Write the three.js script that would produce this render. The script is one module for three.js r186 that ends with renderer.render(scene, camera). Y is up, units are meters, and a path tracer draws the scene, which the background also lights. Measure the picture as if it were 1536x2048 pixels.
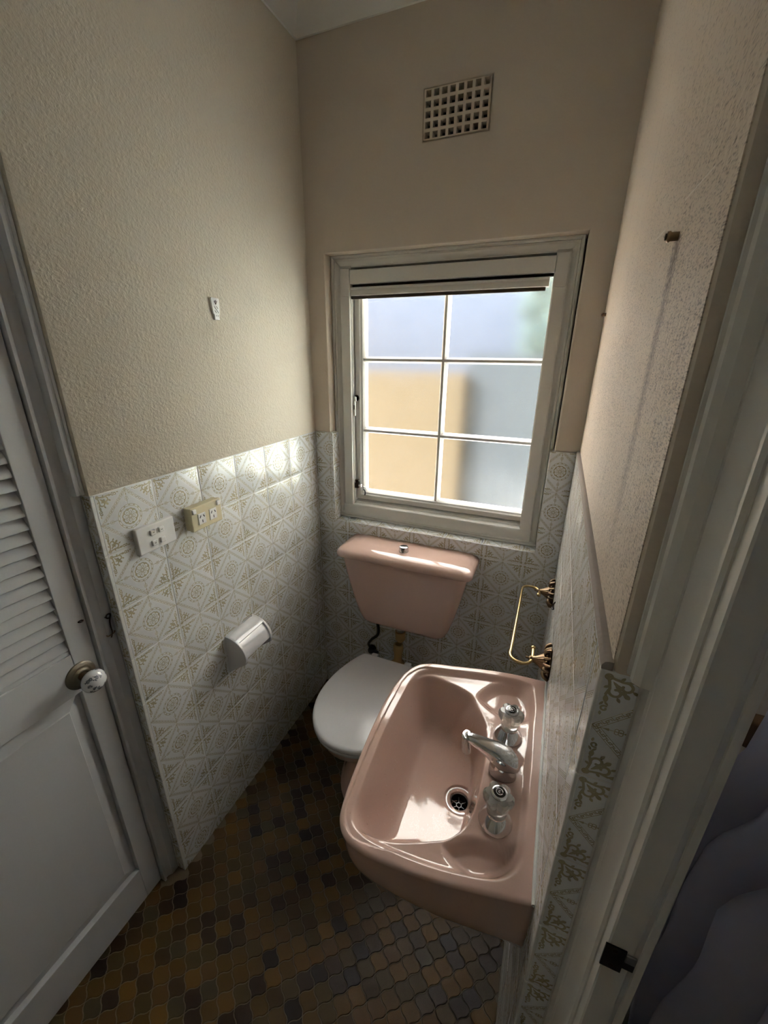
import * as THREE from 'three';
import { Sky } from 'three/addons/objects/Sky.js';
import { RoundedBoxGeometry } from 'three/addons/geometries/RoundedBoxGeometry.js';
import { mergeGeometries, toCreasedNormals } from 'three/addons/utils/BufferGeometryUtils.js';

// ------------------------------------------------------------------ camera, sky, sun, exposure
const scene = new THREE.Scene();
const camera = new THREE.PerspectiveCamera(102.456, 1536 / 2048, 0.02, 200);
camera.rotation.set(-0.3612, 0.3886, 0.0103, 'YXZ');
camera.position.set(0.9323, 1.6171, 1.4988);
scene.add(camera);
const SUN = new THREE.Vector3(-0.82, 0.58, 0.42).normalize();
const sky = new Sky();
sky.scale.setScalar(1000);
const su = sky.material.uniforms;
su.turbidity.value = 6; su.rayleigh.value = 0.3; su.mieCoefficient.value = 0.006; su.mieDirectionalG.value = 0.8;
su.sunPosition.value.copy(SUN);
su.cloudCoverage.value = 0.85; su.cloudDensity.value = 0.7;
scene.add(sky); scene.environmentIntensity = 11.5;
const sun = new THREE.DirectionalLight(0xfffdfa, 66);
sun.position.copy(SUN).multiplyScalar(12); sun.castShadow = true;
sun.shadow.mapSize.set(2048, 2048);
Object.assign(sun.shadow.camera, { left: -8, right: 8, top: 8, bottom: -8, near: 1, far: 30 });
scene.add(sun, sun.target);
const renderer = new THREE.WebGLRenderer({ antialias: true });
renderer.toneMapping = THREE.LinearToneMapping;
renderer.toneMappingExposure = 1.27;
renderer.shadowMap.enabled = true;

// ------------------------------------------------------------------ helpers
let seed = 7;
const rnd = () => ((seed = (seed * 1664525 + 1013904223) >>> 0) / 4294967296);
const V = (x, y, z) => new THREE.Vector3(x, y, z);
const used = {};
const numbered = (n) => { const k = used[n] = (used[n] ?? -1) + 1; return k ? n + '_' + String(k).padStart(3, '0') : n; };
function mesh(name, geo, mat, parent) {
  const m = new THREE.Mesh(geo, mat); m.castShadow = m.receiveShadow = true;
  m.name = parent ? name : numbered(name); (parent ?? scene).add(m); return m;
}
function group(name, parent, pos) {
  const g = new THREE.Group(); g.name = parent ? name : numbered(name); if (pos) g.position.set(...pos); (parent ?? scene).add(g); return g;
}
function tag(o, label, category, grp) { o.userData = { label, category, ...(grp ? { group: grp } : {}) }; return o; }
function struct(o) { o.userData.kind = 'structure'; return o; }
const rbox = (w, h, d, x, y, z, r = 0.002, s = 2) => new RoundedBoxGeometry(w, h, d, s, Math.min(r, w / 2.01, h / 2.01, d / 2.01)).translate(x, y, z);
const bx = (x0, x1, y0, y1, z0, z1, r = 0.0015, s = 2) => rbox(x1 - x0, y1 - y0, z1 - z0, (x0 + x1) / 2, (y0 + y1) / 2, (z0 + z1) / 2, r, s);
// indexed triangles from points and faces, creased
function fromTris(pts, tris, uv, crease = 0.6) {
  const g = new THREE.BufferGeometry();
  g.setAttribute('position', new THREE.BufferAttribute(new Float32Array(pts.flatMap((p) => (p.isVector3 ? [p.x, p.y, p.z] : p))), 3));
  if (uv) g.setAttribute('uv', new THREE.BufferAttribute(new Float32Array(uv.flat()), 2));
  g.setIndex(tris.flat());
  if (!crease) { g.computeVertexNormals(); return g; }
  return toCreasedNormals(g, crease);
}
// world-size uv from the dominant normal
function boxUV(g, s = 1) {
  if (g.index) g = g.toNonIndexed();
  const p = g.attributes.position, n = g.attributes.normal, uv = new Float32Array(p.count * 2);
  for (let i = 0; i < p.count; i += 3) {
    let ax = 0, ay = 0, az = 0;
    for (let k = 0; k < 3; k++) { ax += Math.abs(n.getX(i + k)); ay += Math.abs(n.getY(i + k)); az += Math.abs(n.getZ(i + k)); }
    for (let k = 0; k < 3; k++) {
      const x = p.getX(i + k), y = p.getY(i + k), z = p.getZ(i + k);
      const [u, v] = ax >= ay && ax >= az ? [z, y] : ay >= az ? [x, z] : [x, y];
      uv[2 * (i + k)] = u * s; uv[2 * (i + k) + 1] = v * s;
    }
  }
  g.setAttribute('uv', new THREE.BufferAttribute(uv, 2));
  return g;
}
// a profile (two coordinates) pushed along one axis; pts are (a, b) in the other two axes, order x<y<z
function prism(pts, axis, t0, t1, crease = 0.7) {
  if (THREE.ShapeUtils.area(pts.map((p) => new THREE.Vector2(...p))) < 0) pts = pts.slice().reverse();
  const at = (a, b, t) => (axis === 'x' ? [t, a, b] : axis === 'y' ? [a, t, b] : [a, b, t]);
  const n = pts.length, P = [], T = [];
  for (const t of [t0, t1]) for (const p of pts) P.push(at(p[0], p[1], t));
  const flip = axis === 'y';
  const tri = (a, b, c) => T.push(flip ? [a, c, b] : [a, b, c]);
  for (let i = 0; i < n; i++) { const j = (i + 1) % n; tri(i, j, n + j); tri(i, n + j, n + i); }
  for (const f of THREE.ShapeUtils.triangulateShape(pts.map((p) => new THREE.Vector2(...p)), [])) { tri(f[0], f[2], f[1]); tri(n + f[0], n + f[1], n + f[2]); }
  return boxUV(fromTris(P, T, null, crease));
}
// rings of equal count joined to a skin, closed round, optional caps
function loft(rings, { caps = [true, true], crease = 0, uvs = null, open = false } = {}) {
  const n = rings[0].length, P = rings.flat(), T = [];
  for (let r = 0; r + 1 < rings.length; r++) for (let i = 0; i < (open ? n - 1 : n); i++) {
    const j = (i + 1) % n, a = r * n + i, b = r * n + j, c = a + n, d = b + n;
    T.push([a, b, d], [a, d, c]);
  }
  const cap = (r, rev) => {
    const c = V(0, 0, 0); rings[r].forEach((p) => c.add(p)); c.divideScalar(n); P.push(c); const k = P.length - 1;
    for (let i = 0; i < n; i++) { const j = (i + 1) % n; T.push(rev ? [k, r * n + j, r * n + i] : [k, r * n + i, r * n + j]); }
  };
  if (caps[0]) cap(0, true);
  if (caps[1]) cap(rings.length - 1, false);
  return fromTris(P, T, null, crease);
}
const ring = (c, u, v, ru, rv, n = 24, e = 2) => Array.from({ length: n }, (_, i) => {
  const a = (i / n) * 2 * Math.PI, ca = Math.cos(a), sa = Math.sin(a);
  return c.clone().addScaledVector(u, ru * Math.sign(ca) * Math.abs(ca) ** (2 / e)).addScaledVector(v, rv * Math.sign(sa) * Math.abs(sa) ** (2 / e));
});
const tube = (pts, r, seg = 40, rad = 10, closed = false) => new THREE.TubeGeometry(new THREE.CatmullRomCurve3(pts.map((p) => (p.isVector3 ? p : V(...p))), closed, 'centripetal'), seg, r, rad, closed);
const lathe = (pts, seg = 32) => new THREE.LatheGeometry(pts.map((p) => new THREE.Vector2(...p)), seg);
const merge = (gs) => mergeGeometries(gs.map((g) => { const h = g.index ? g.toNonIndexed() : g.clone(); for (const k of Object.keys(h.attributes)) if (!['position', 'normal', 'uv'].includes(k)) h.deleteAttribute(k); if (!h.attributes.uv) h.setAttribute('uv', new THREE.BufferAttribute(new Float32Array(h.attributes.position.count * 2), 2)); return h; }));
// a closed profile (inset, z) swept round a rectangle with mitred corners
function rectSweep(x0, x1, y0, y1, prof, crease = 0.5) {
  const rings = prof.map(([d, z]) => [V(x0 + d, y0 + d, z), V(x1 - d, y0 + d, z), V(x1 - d, y1 - d, z), V(x0 + d, y1 - d, z)]);
  const P = rings.flat(), T = [];
  for (let r = 0; r < rings.length; r++) { const q = (r + 1) % rings.length; for (let i = 0; i < 4; i++) { const j = (i + 1) % 4; T.push([r * 4 + i, r * 4 + j, q * 4 + j], [r * 4 + i, q * 4 + j, q * 4 + i]); } }
  return boxUV(fromTris(P, T, null, crease));
}

// ------------------------------------------------------------------ textures
function noiseGrid(n, octaves, s) { // tileable value noise, 0..1
  const out = new Float32Array(n * n); let amp = 1, total = 0; const old = seed; seed = s;
  for (const f of octaves) {
    const g = Array.from({ length: f * f }, rnd);
    for (let y = 0; y < n; y++) for (let x = 0; x < n; x++) {
      const fx = (x / n) * f, fy = (y / n) * f, ix = Math.floor(fx), iy = Math.floor(fy), tx = fx - ix, ty = fy - iy, sx = tx * tx * (3 - 2 * tx), sy = ty * ty * (3 - 2 * ty);
      const a = g[iy * f + ix], b = g[iy * f + (ix + 1) % f], c = g[((iy + 1) % f) * f + ix], d = g[((iy + 1) % f) * f + (ix + 1) % f];
      out[y * n + x] += amp * (a + (b - a) * sx + (c - a) * sy + (a - b - c + d) * sx * sy);
    }
    total += amp; amp *= 0.6;
  }
  for (let i = 0; i < out.length; i++) out[i] /= total;
  seed = old; return out;
}
function dataTex(n, fn, srgb, rep) {
  const d = new Uint8Array(n * n * 4);
  for (let i = 0; i < n * n; i++) { const c = fn(i % n, Math.floor(i / n), i); for (let k = 0; k < 3; k++) d[4 * i + k] = Math.max(0, Math.min(255, Math.round(255 * (Array.isArray(c) ? c[k] : c)))); d[4 * i + 3] = 255; }
  const t = new THREE.DataTexture(d, n, n); t.magFilter = t.minFilter = THREE.LinearFilter; t.wrapS = t.wrapT = THREE.RepeatWrapping; t.needsUpdate = true;
  if (srgb) t.colorSpace = THREE.SRGBColorSpace; if (rep) t.repeat.set(rep, rep); return t;
}
function canvasTex(n, m, draw, srgb = true) {
  const c = document.createElement('canvas'); c.width = n; c.height = m; draw(c.getContext('2d'), n, m);
  const t = new THREE.CanvasTexture(c); if (srgb) t.colorSpace = THREE.SRGBColorSpace; t.wrapS = t.wrapT = THREE.RepeatWrapping; t.magFilter = THREE.LinearFilter; return t;
}
const peel = noiseGrid(512, [40, 80, 160], 11), blot = noiseGrid(512, [4, 9, 21, 60], 12), fine = noiseGrid(512, [128, 256], 13);
const peelTex = dataTex(512, (x, y, i) => peel[i], false, 4.6);       // roller-coat texture, about 22 cm a repeat
const softTex = dataTex(512, (x, y, i) => blot[i], false, 1.7);
const paintGrain = dataTex(512, (x, y, i) => 0.5 + 0.25 * (fine[i] - 0.5) + 0.5 * (blot[i] - 0.5), false, 1.3);

// the embossed wall tile: ground, diamond with key pattern, rosette, corner scrolls
function drawTile(g, N, ground, ink, pale) {
  g.fillStyle = ground; g.fillRect(0, 0, N, N);
  const s = N / 100; g.lineCap = g.lineJoin = 'round';
  const path = (pts, w, close, fill) => { g.beginPath(); pts.forEach(([x, y], i) => (i ? g.lineTo(x * s, y * s) : g.moveTo(x * s, y * s))); if (close) g.closePath(); if (fill) { g.fillStyle = fill; g.fill(); } if (w) { g.lineWidth = w * s; g.strokeStyle = ink; g.stroke(); } };
  // key pattern along the four sides of the diamond
  for (let q = 0; q < 4; q++) {
    g.save(); g.translate(N / 2, N / 2); g.rotate((q * Math.PI) / 2); g.translate(0, -N * 0.492); g.rotate(Math.PI / 4);
    const L = 69.4, n = 9, p = L / n, h = 4.4;
    path([[0.6, 0], [L - 0.6, 0]], 0.42); path([[0.6, h], [L - h, h]], 0.42);
    for (let k = 0; k < n; k++) {
      const x = k * p + 0.9;
      path([[x, 0], [x, h * 0.66], [x + p * 0.55, h * 0.66], [x + p * 0.55, h * 0.34]], 0.62);
      path([[x + p * 0.3, h], [x + p * 0.3, h * 0.34], [x + p * 0.85, h * 0.34], [x + p * 0.85, h * 0.66]], 0.62);
    }
    g.restore();
  }
  // arrows from the ring to the diamond's points
  for (let q = 0; q < 4; q++) {
    g.save(); g.translate(N / 2, N / 2); g.rotate((q * Math.PI) / 2);
    path([[0, -21.5], [0, -43]], 0.55);
    for (const [y, r] of [[-29.5, 1.5], [-32.2, 1.3]]) for (const x of [-1, 1]) { g.beginPath(); g.arc(x * 1.15 * s, y * s, r * s, 0, 7); g.lineWidth = 0.6 * s; g.strokeStyle = ink; g.stroke(); }
    path([[0, -41.5], [-1.3, -37], [1.3, -37]], 0, true, ink); path([[0, -24], [-0.9, -27], [0.9, -27]], 0, true, ink);
    g.restore();
  }
  // ring of beads
  const circ = (r, w, st) => { g.beginPath(); g.arc(N / 2, N / 2, r * s, 0, 7); g.lineWidth = w * s; g.strokeStyle = st; g.stroke(); };
  circ(19.2, 3.6, ink); circ(19.2, 2.2, pale);
  for (let k = 0; k < 14; k++) { g.save(); g.translate(N / 2, N / 2); g.rotate((k * 2 * Math.PI) / 14); path([[0.9, -19.2], [2.9, -19.2]], 1.5); g.restore(); }
  // rosette on a scalloped dark ground
  g.beginPath(); for (let k = 0; k <= 120; k++) { const a = (k / 120) * 2 * Math.PI, r = 13.2 + 0.9 * Math.abs(Math.sin(a * 6)); g.lineTo(N / 2 + r * s * Math.cos(a), N / 2 + r * s * Math.sin(a)); } g.closePath(); g.fillStyle = ink; g.fill();
  for (let k = 0; k < 8; k++) {
    g.save(); g.translate(N / 2, N / 2); g.rotate((k * Math.PI) / 4 + 0.2);
    g.fillStyle = pale; g.beginPath(); g.moveTo(0, -1.5 * s); g.bezierCurveTo(-5.4 * s, -6 * s, -4.6 * s, -12.6 * s, 0, -12.4 * s); g.bezierCurveTo(4.6 * s, -12.6 * s, 5.4 * s, -6 * s, 0, -1.5 * s); g.fill();
    g.lineWidth = 0.7 * s; g.strokeStyle = ink; g.stroke();
    g.beginPath(); g.moveTo(0, -3 * s); g.bezierCurveTo(-1.9 * s, -6 * s, -1.7 * s, -9 * s, 0, -9.4 * s); g.bezierCurveTo(1.7 * s, -9 * s, 1.9 * s, -6 * s, 0, -3 * s); g.lineWidth = 0.55 * s; g.stroke();
    g.restore();
  }
  g.beginPath(); g.arc(N / 2, N / 2, 2.1 * s, 0, 7); g.fillStyle = pale; g.fill(); g.lineWidth = 0.7 * s; g.strokeStyle = ink; g.stroke();
  // corner scrolls
  const curl = (x, y, r, a0, a1, w) => { g.beginPath(); for (let k = 0; k <= 30; k++) { const t = k / 30, a = a0 + (a1 - a0) * t, q = r * (1 - 0.55 * t); g.lineTo((x + q * Math.cos(a)) * s, (y + q * Math.sin(a)) * s); } g.lineWidth = w * s; g.strokeStyle = ink; g.stroke(); };
  const leaf = (x, y, a, l, w) => { g.save(); g.translate(x * s, y * s); g.rotate(a); g.beginPath(); g.moveTo(0, 0); g.quadraticCurveTo(l * 0.5 * s, -w * s, l * s, 0); g.quadraticCurveTo(l * 0.5 * s, w * s, 0, 0); g.fillStyle = ink; g.fill(); g.restore(); };
  for (let q = 0; q < 4; q++) for (const m of [1, -1]) {
    g.save(); g.translate(N / 2, N / 2); g.rotate((q * Math.PI) / 2); g.translate(-N / 2, -N / 2); if (m < 0) g.transform(0, 1, 1, 0, 0, 0);
    path([[4, 4], [9, 6], [14.5, 7], [20, 5.4]], 1.9);
    curl(16.6, 11.2, 4.6, -1.9, 3.4, 2.0); leaf(20, 5.6, 0.1, 7.5, 3.4); leaf(26.5, 5.2, -0.5, 4.6, 1.8); leaf(26.2, 5.6, 0.7, 4.6, 1.8);
    curl(32.6, 6.4, 2.5, 2.6, 8.2, 1.5); leaf(12.5, 6.6, -1.0, 4.2, 2.2); leaf(20.6, 12.6, 0.5, 4.8, 2.4); leaf(17.6, 16, 1.0, 4.6, 2.2); leaf(35.2, 4.4, 0.1, 4, 2.0); leaf(10.5, 9.5, 1.3, 4.5, 2.2); leaf(14, 14.6, 0.8, 5, 2.2);
    g.restore();
  }
  for (let q = 0; q < 4; q++) { g.save(); g.translate(N / 2, N / 2); g.rotate((q * Math.PI) / 2); g.translate(-N / 2, -N / 2); g.beginPath(); g.arc(5 * s, 5 * s, 2.2 * s, 0, 7); g.lineWidth = 1.1 * s; g.strokeStyle = ink; g.stroke(); leaf(8, 8, 0.785, 9, 2.4); g.restore(); }
}
const tileMap = canvasTex(1024, 1024, (g, n) => drawTile(g, n, '#e6e8ea', '#aea589', '#eaecee'));
const tileBump = canvasTex(1024, 1024, (g, n) => drawTile(g, n, '#909090', '#303030', '#c8c8c8'), false);
const smearTex = dataTex(512, (x, y, i) => 0.8 + 0.35 * (blot[i] - 0.5) + 0.25 * (fine[(i * 7) % 262144] - 0.5), false);

// right wall: paint with grey dirt specks, streaks below the plug, thin scratches
const dirtMap = canvasTex(2048, 2048, (g, n) => {
  g.fillStyle = '#dccdbb'; g.fillRect(0, 0, n, n); const old = seed; seed = 99;
  for (let k = 0; k < 200000; k++) { const u = rnd(), v = rnd(), y = 1.32 + (1 - v) * 1.25; const band = Math.exp(-(((y - 1.52) / 0.2) ** 2)); const bl = blot[(Math.floor(v * 511)) * 512 + Math.floor(u * 511)];
    if (rnd() > (0.16 + band * 1.5) * (0.25 + 1.8 * Math.max(0, bl - 0.3)) * (0.4 + u)) continue;
    g.fillStyle = `rgba(66,54,47,${0.12 + rnd() * 0.32})`; const r = 0.7 + rnd() * 1.1; g.fillRect(u * n, v * n, r * (3 + 4 * rnd()), r * (0.7 + 0.4 * rnd())); }
  for (let k = 0; k < 90; k++) { const u = 0.1 + rnd() * 0.85, v = 0.3 + rnd() * 0.6, l = 60 + rnd() * 320; g.strokeStyle = `rgba(${rnd() < 0.5 ? '235,225,212' : '90,74,62'},${0.05 + rnd() * 0.10})`; g.lineWidth = 2 + rnd() * 6; g.beginPath(); g.moveTo(u * n, v * n); g.lineTo(u * n + (rnd() - 0.5) * 24, v * n + l); g.stroke(); }
  // run-off below the plug at z 0.93, y 1.735
  for (let k = 0; k < 6500; k++) { const t = rnd(), u = 0.845 + (rnd() + rnd() - 1) * 0.022, v = 1 - (1.735 - t * 0.38 - 1.32) / 1.25; g.fillStyle = `rgba(60,44,34,${(1 - t) * 0.22})`; g.fillRect(u * n, v * n, 3.5, 4); }
  g.strokeStyle = 'rgba(240,232,220,0.9)'; g.lineWidth = 2.6;
  for (const [u0, y0, u1, y1] of [[0.9314, 1.7625, 0.8364, 1.7683], [0.7539, 1.7634, 0.6921, 1.7664], [0.5596, 1.7413, 0.5313, 1.7304]]) { g.beginPath(); g.moveTo(u0 * n, (1 - (y0 - 1.32) / 1.25) * n); g.lineTo(u1 * n, (1 - (y1 - 1.32) / 1.25) * n); g.stroke(); }
  seed = old;
});

// ------------------------------------------------------------------ materials
const std = (o) => new THREE.MeshStandardMaterial(o), phy = (o) => new THREE.MeshPhysicalMaterial(o);
const M = {
  wallPaint: std({ color: '#ddd4c4', roughness: 0.75, bumpMap: peelTex, bumpScale: 0.0011 }),
  wallPaintBack: std({ color: '#d3c6b6', roughness: 0.7, bumpMap: peelTex, bumpScale: 0.0004 }),
  wallDirty: std({ map: dirtMap, roughness: 0.6, bumpMap: peelTex, bumpScale: 0.0008 }),
  ceiling: std({ color: '#f0f0ec', roughness: 0.9 }),
  masonry: std({ color: '#8d8278', roughness: 0.95 }),
  glaze: phy({ color: '#e2e2e0', roughness: 0.25 }),
  dusty: std({ color: '#a0968f', roughness: 0.9, bumpMap: paintGrain, bumpScale: 0.002 }),
  grout: std({ color: '#e0deda', roughness: 0.9 }),
  tile: phy({ map: tileMap, bumpMap: tileBump, bumpScale: 0.0007, roughness: 0.24 }),
  joinery: std({ color: '#dcdad4', roughness: 0.4, bumpMap: softTex, bumpScale: 0.0003 }),
  doorPaint: std({ color: '#d3d5d9', roughness: 0.42, bumpMap: softTex, bumpScale: 0.0003 }),
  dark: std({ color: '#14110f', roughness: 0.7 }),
  brush: std({ color: '#4c4238', roughness: 1 }),
  frosted: phy({ color: '#f4f6f4', roughness: 0.2, roughnessMap: smearTex, transmission: 1, thickness: 0.004, ior: 1.5 }),
  chrome: std({ color: '#c9cbcd', metalness: 1, roughness: 0.09 }),
  dullChrome: std({ color: '#a9abae', metalness: 1, roughness: 0.32 }),
  brass: std({ color: '#b8a070', metalness: 1, roughness: 0.28 }),
  oldBrass: std({ color: '#85705a', metalness: 1, roughness: 0.42 }),
  wornBrass: std({ color: '#9a9284', metalness: 0.8, roughness: 0.5, bumpMap: softTex, bumpScale: 0.001 }),
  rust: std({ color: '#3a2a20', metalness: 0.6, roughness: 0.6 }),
  acrylic: phy({ color: '#f6f4ef', roughness: 0.08, transmission: 0.72, thickness: 0.03, ior: 1.46 }),
  pink: phy({ color: '#cbaca0', roughness: 0.08 }),
  white: phy({ color: '#dedee2', roughness: 0.22 }),
  ceramicWhite: phy({ color: '#dedde0', roughness: 0.12 }),
  plasticWhite: std({ color: '#f0f0f0', roughness: 0.4 }),
  plasticCream: std({ color: '#cfc4a3', roughness: 0.45 }),
  rubberTan: std({ color: '#a98958', roughness: 0.7 }),
  black: std({ color: '#17181a', roughness: 0.35 }),
  fabric: phy({ color: '#d6d4da', roughness: 1, transmission: 0.6, thickness: 0, bumpMap: softTex, bumpScale: 0.002 }),
  wood: std({ color: '#6b4c2c', roughness: 0.6 }),
  silicone: std({ color: '#e4e6e4', roughness: 0.35 }),
  mortar: std({ color: '#6f6353', roughness: 0.95, bumpMap: paintGrain, bumpScale: 0.001 }),
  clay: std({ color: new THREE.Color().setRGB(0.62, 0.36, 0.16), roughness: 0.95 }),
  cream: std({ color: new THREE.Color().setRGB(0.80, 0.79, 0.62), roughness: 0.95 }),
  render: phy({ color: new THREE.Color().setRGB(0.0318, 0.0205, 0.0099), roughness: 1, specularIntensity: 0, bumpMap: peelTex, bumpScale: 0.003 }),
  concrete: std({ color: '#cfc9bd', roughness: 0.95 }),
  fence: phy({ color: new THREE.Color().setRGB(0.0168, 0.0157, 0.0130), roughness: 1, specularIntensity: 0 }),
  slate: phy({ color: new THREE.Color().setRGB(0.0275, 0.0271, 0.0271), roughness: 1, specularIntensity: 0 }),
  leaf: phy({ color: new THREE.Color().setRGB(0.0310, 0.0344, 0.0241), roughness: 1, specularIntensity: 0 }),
};

const T = 1.32;            // top of the tiling
const S = 0.15;            // tile pitch

// ------------------------------------------------------------------ wall tiles
const tileCache = new Map();
// poly: rectilinear outline in metres (a to the right, b up) relative to the tile's own lower left corner; cell S
function tileGeo(poly) {
  const key = poly.map((p) => p.map((v) => Math.round(v * 2000)).join()).join(';');
  if (tileCache.has(key)) return tileCache.get(key);
  const inset = (pts, d) => pts.map((p, i) => {
    const a = pts[(i + pts.length - 1) % pts.length], b = pts[(i + 1) % pts.length];
    const n = (p0, p1) => { const l = Math.hypot(p1[0] - p0[0], p1[1] - p0[1]); return [-(p1[1] - p0[1]) / l, (p1[0] - p0[0]) / l]; };
    const n0 = n(a, p), n1 = n(p, b); return [p[0] + (n0[0] + n1[0]) * d, p[1] + (n0[1] + n1[1]) * d];
  });
  const o = inset(poly, 0.0010), i1 = inset(poly, 0.0013), i2 = inset(poly, 0.0022), n = o.length, P = [], UV = [], Tr = [];
  for (const [r, z] of [[o, -0.007], [o, -0.0007], [i1, -0.0002], [i2, 0]]) for (const p of r) { P.push([p[0], p[1], z]); UV.push([p[0] / S, p[1] / S]); }
  for (let r = 0; r < 3; r++) for (let i = 0; i < n; i++) { const j = (i + 1) % n; Tr.push([r * n + i, r * n + j, (r + 1) * n + j], [r * n + i, (r + 1) * n + j, (r + 1) * n + i]); }
  for (const f of THREE.ShapeUtils.triangulateShape(i2.map((p) => new THREE.Vector2(...p)), [])) Tr.push([3 * n + f[0], 3 * n + f[1], 3 * n + f[2]]);
  const g = fromTris(P, Tr, UV, 0.9); tileCache.set(key, g); return g;
}
// one tile: origin = world place of the cell's lower left corner, U right, Vv up
function putTile(parent, origin, U, Vv, poly) {
  const N = U.clone().cross(Vv), t = mesh('tile', tileGeo(poly), M.tile, parent);
  t.matrixAutoUpdate = true; t.quaternion.setFromRotationMatrix(new THREE.Matrix4().makeBasis(U, Vv, N));
  t.position.copy(origin).addScaledVector(N, (rnd() - 0.5) * 0.0005);
  t.rotateX((rnd() - 0.5) * 0.004); t.rotateY((rnd() - 0.5) * 0.004);
  return t;
}
const rect = (a0, a1, b0, b1) => [[a0, b0], [a1, b0], [a1, b1], [a0, b1]];

// ------------------------------------------------------------------ back wall with window opening
const WX0 = 0.072, WX1 = 0.943, WY0 = 0.929, WY1 = 1.962, W = 1.012, CE = 2.64;
const TX0 = 0.085, TX1 = 0.930, TY0 = 0.935;
const wallBack = struct(group('wall_back'));
{
  const sh = (x0, x1, y0, y1, holes) => { const s = new THREE.Shape([new THREE.Vector2(x0, y0), new THREE.Vector2(x1, y0), new THREE.Vector2(x1, y1), new THREE.Vector2(x0, y1)]); for (const [a, b, c, d] of holes) s.holes.push(new THREE.Path([new THREE.Vector2(a, c), new THREE.Vector2(a, d), new THREE.Vector2(b, d), new THREE.Vector2(b, c)])); return s; };
  const hole = [WX0, WX1, WY0, WY1], vent = [0.434, 0.631, 2.235, 2.356];
  mesh('masonry', boxUV(new THREE.ExtrudeGeometry(sh(-0.3, 1.4, -0.1, CE + 0.1, [hole]), { depth: 0.08, bevelEnabled: false }).translate(0, 0, -0.19)), M.masonry, wallBack);
  // plaster: upper field with an eased arris round the reveal
  const up = new THREE.Shape([[-0.2, T], [WX0, T], [WX0, WY1], [WX1, WY1], [WX1, T], [1.2, T], [1.2, CE], [-0.2, CE]].map((p) => new THREE.Vector2(...p)));
  up.holes.push(sh(0, 1, 0, 1, [vent]).holes[0]);
  mesh('plaster', boxUV(toCreasedNormals(new THREE.ExtrudeGeometry(up, { depth: 0.099, bevelEnabled: true, bevelThickness: 0.007, bevelSize: 0.006, bevelOffset: -0.006, bevelSegments: 3 }).translate(0, 0, -0.11), 0.9)), M.wallPaintBack, wallBack);
  const low = new THREE.Shape([[-0.2, -0.05], [1.2, -0.05], [1.2, T], [TX1 + 0.006, T], [TX1 + 0.006, TY0 - 0.006], [TX0 - 0.006, TY0 - 0.006], [TX0 - 0.006, T], [-0.2, T]].map((p) => new THREE.Vector2(...p)));
  mesh('tile_bed', boxUV(new THREE.ExtrudeGeometry(low, { depth: 0.1093, bevelEnabled: false }).translate(0, 0, -0.11)), M.grout, wallBack);
  const ox = -0.005, U = V(1, 0, 0), Y = V(0, 1, 0);
  for (let r = 0; r < 9; r++) for (let c = 0; c < 7; c++) {
    const x0 = ox + c * S, y0 = T + 0.008 - (r + 1) * S, o = V(x0, y0, 0);
    const a0 = Math.max(0, 0.001 - x0), a1 = Math.min(S, W - x0), b0 = Math.max(0, -y0), b1 = Math.min(S, T - y0);
    const ha0 = TX0 - x0, ha1 = TX1 - x0, hb = TY0 - y0; // the hole in the cell's own frame
    const inL = ha0 > a0, inR = ha1 < a1, below = hb > b0;
    if (hb >= b1 || ha0 >= a1 || ha1 <= a0) putTile(wallBack, o, U, Y, rect(a0, a1, b0, b1));
    else if (below && inL) putTile(wallBack, o, U, Y, [[a0, b0], [a1, b0], [a1, hb], [ha0, hb], [ha0, b1], [a0, b1]]);
    else if (below && inR) putTile(wallBack, o, U, Y, [[a0, b0], [a1, b0], [a1, b1], [ha1, b1], [ha1, hb], [a0, hb]]);
    else if (below) putTile(wallBack, o, U, Y, rect(a0, a1, b0, hb));
    else if (inL) putTile(wallBack, o, U, Y, rect(a0, ha0, b0, b1));
    else if (inR) putTile(wallBack, o, U, Y, rect(ha1, a1, b0, b1));
  }
  // reveal tiles: left side, right side, sill (one is broken near the left end and shows the bed)
  for (let r = 0; r < 3; r++) {
    const y0 = T + 0.008 - (r + 1) * S, b0 = Math.max(0, TY0 - y0), b1 = Math.min(S, T - y0);
    putTile(wallBack, V(TX0, y0, 0.0), V(0, 0, -1), Y, rect(0, 0.052, b0, b1));
    putTile(wallBack, V(TX1, y0, -0.052), V(0, 0, 1), Y, rect(0, 0.052, b0, b1));
  }
  const sill = [[TX0, 0.135], [0.168, 0.282], [0.282, 0.432], [0.432, 0.582], [0.582, 0.732], [0.732, 0.88], [0.88, TX1]];
  for (const [x0, x1] of sill) { const t = putTile(wallBack, V(x0, TY0, 0), V(1, 0, 0), V(0, 0, -1), rect(0, x1 - x0, 0, 0.052)); t.rotateX(0.04); }
  const shard = putTile(wallBack, V(0.14, TY0 - 0.004, 0), V(1, 0, 0), V(0, 0, -1), rect(0, 0.022, 0, 0.022)); shard.rotateZ(0.5);
}

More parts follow.
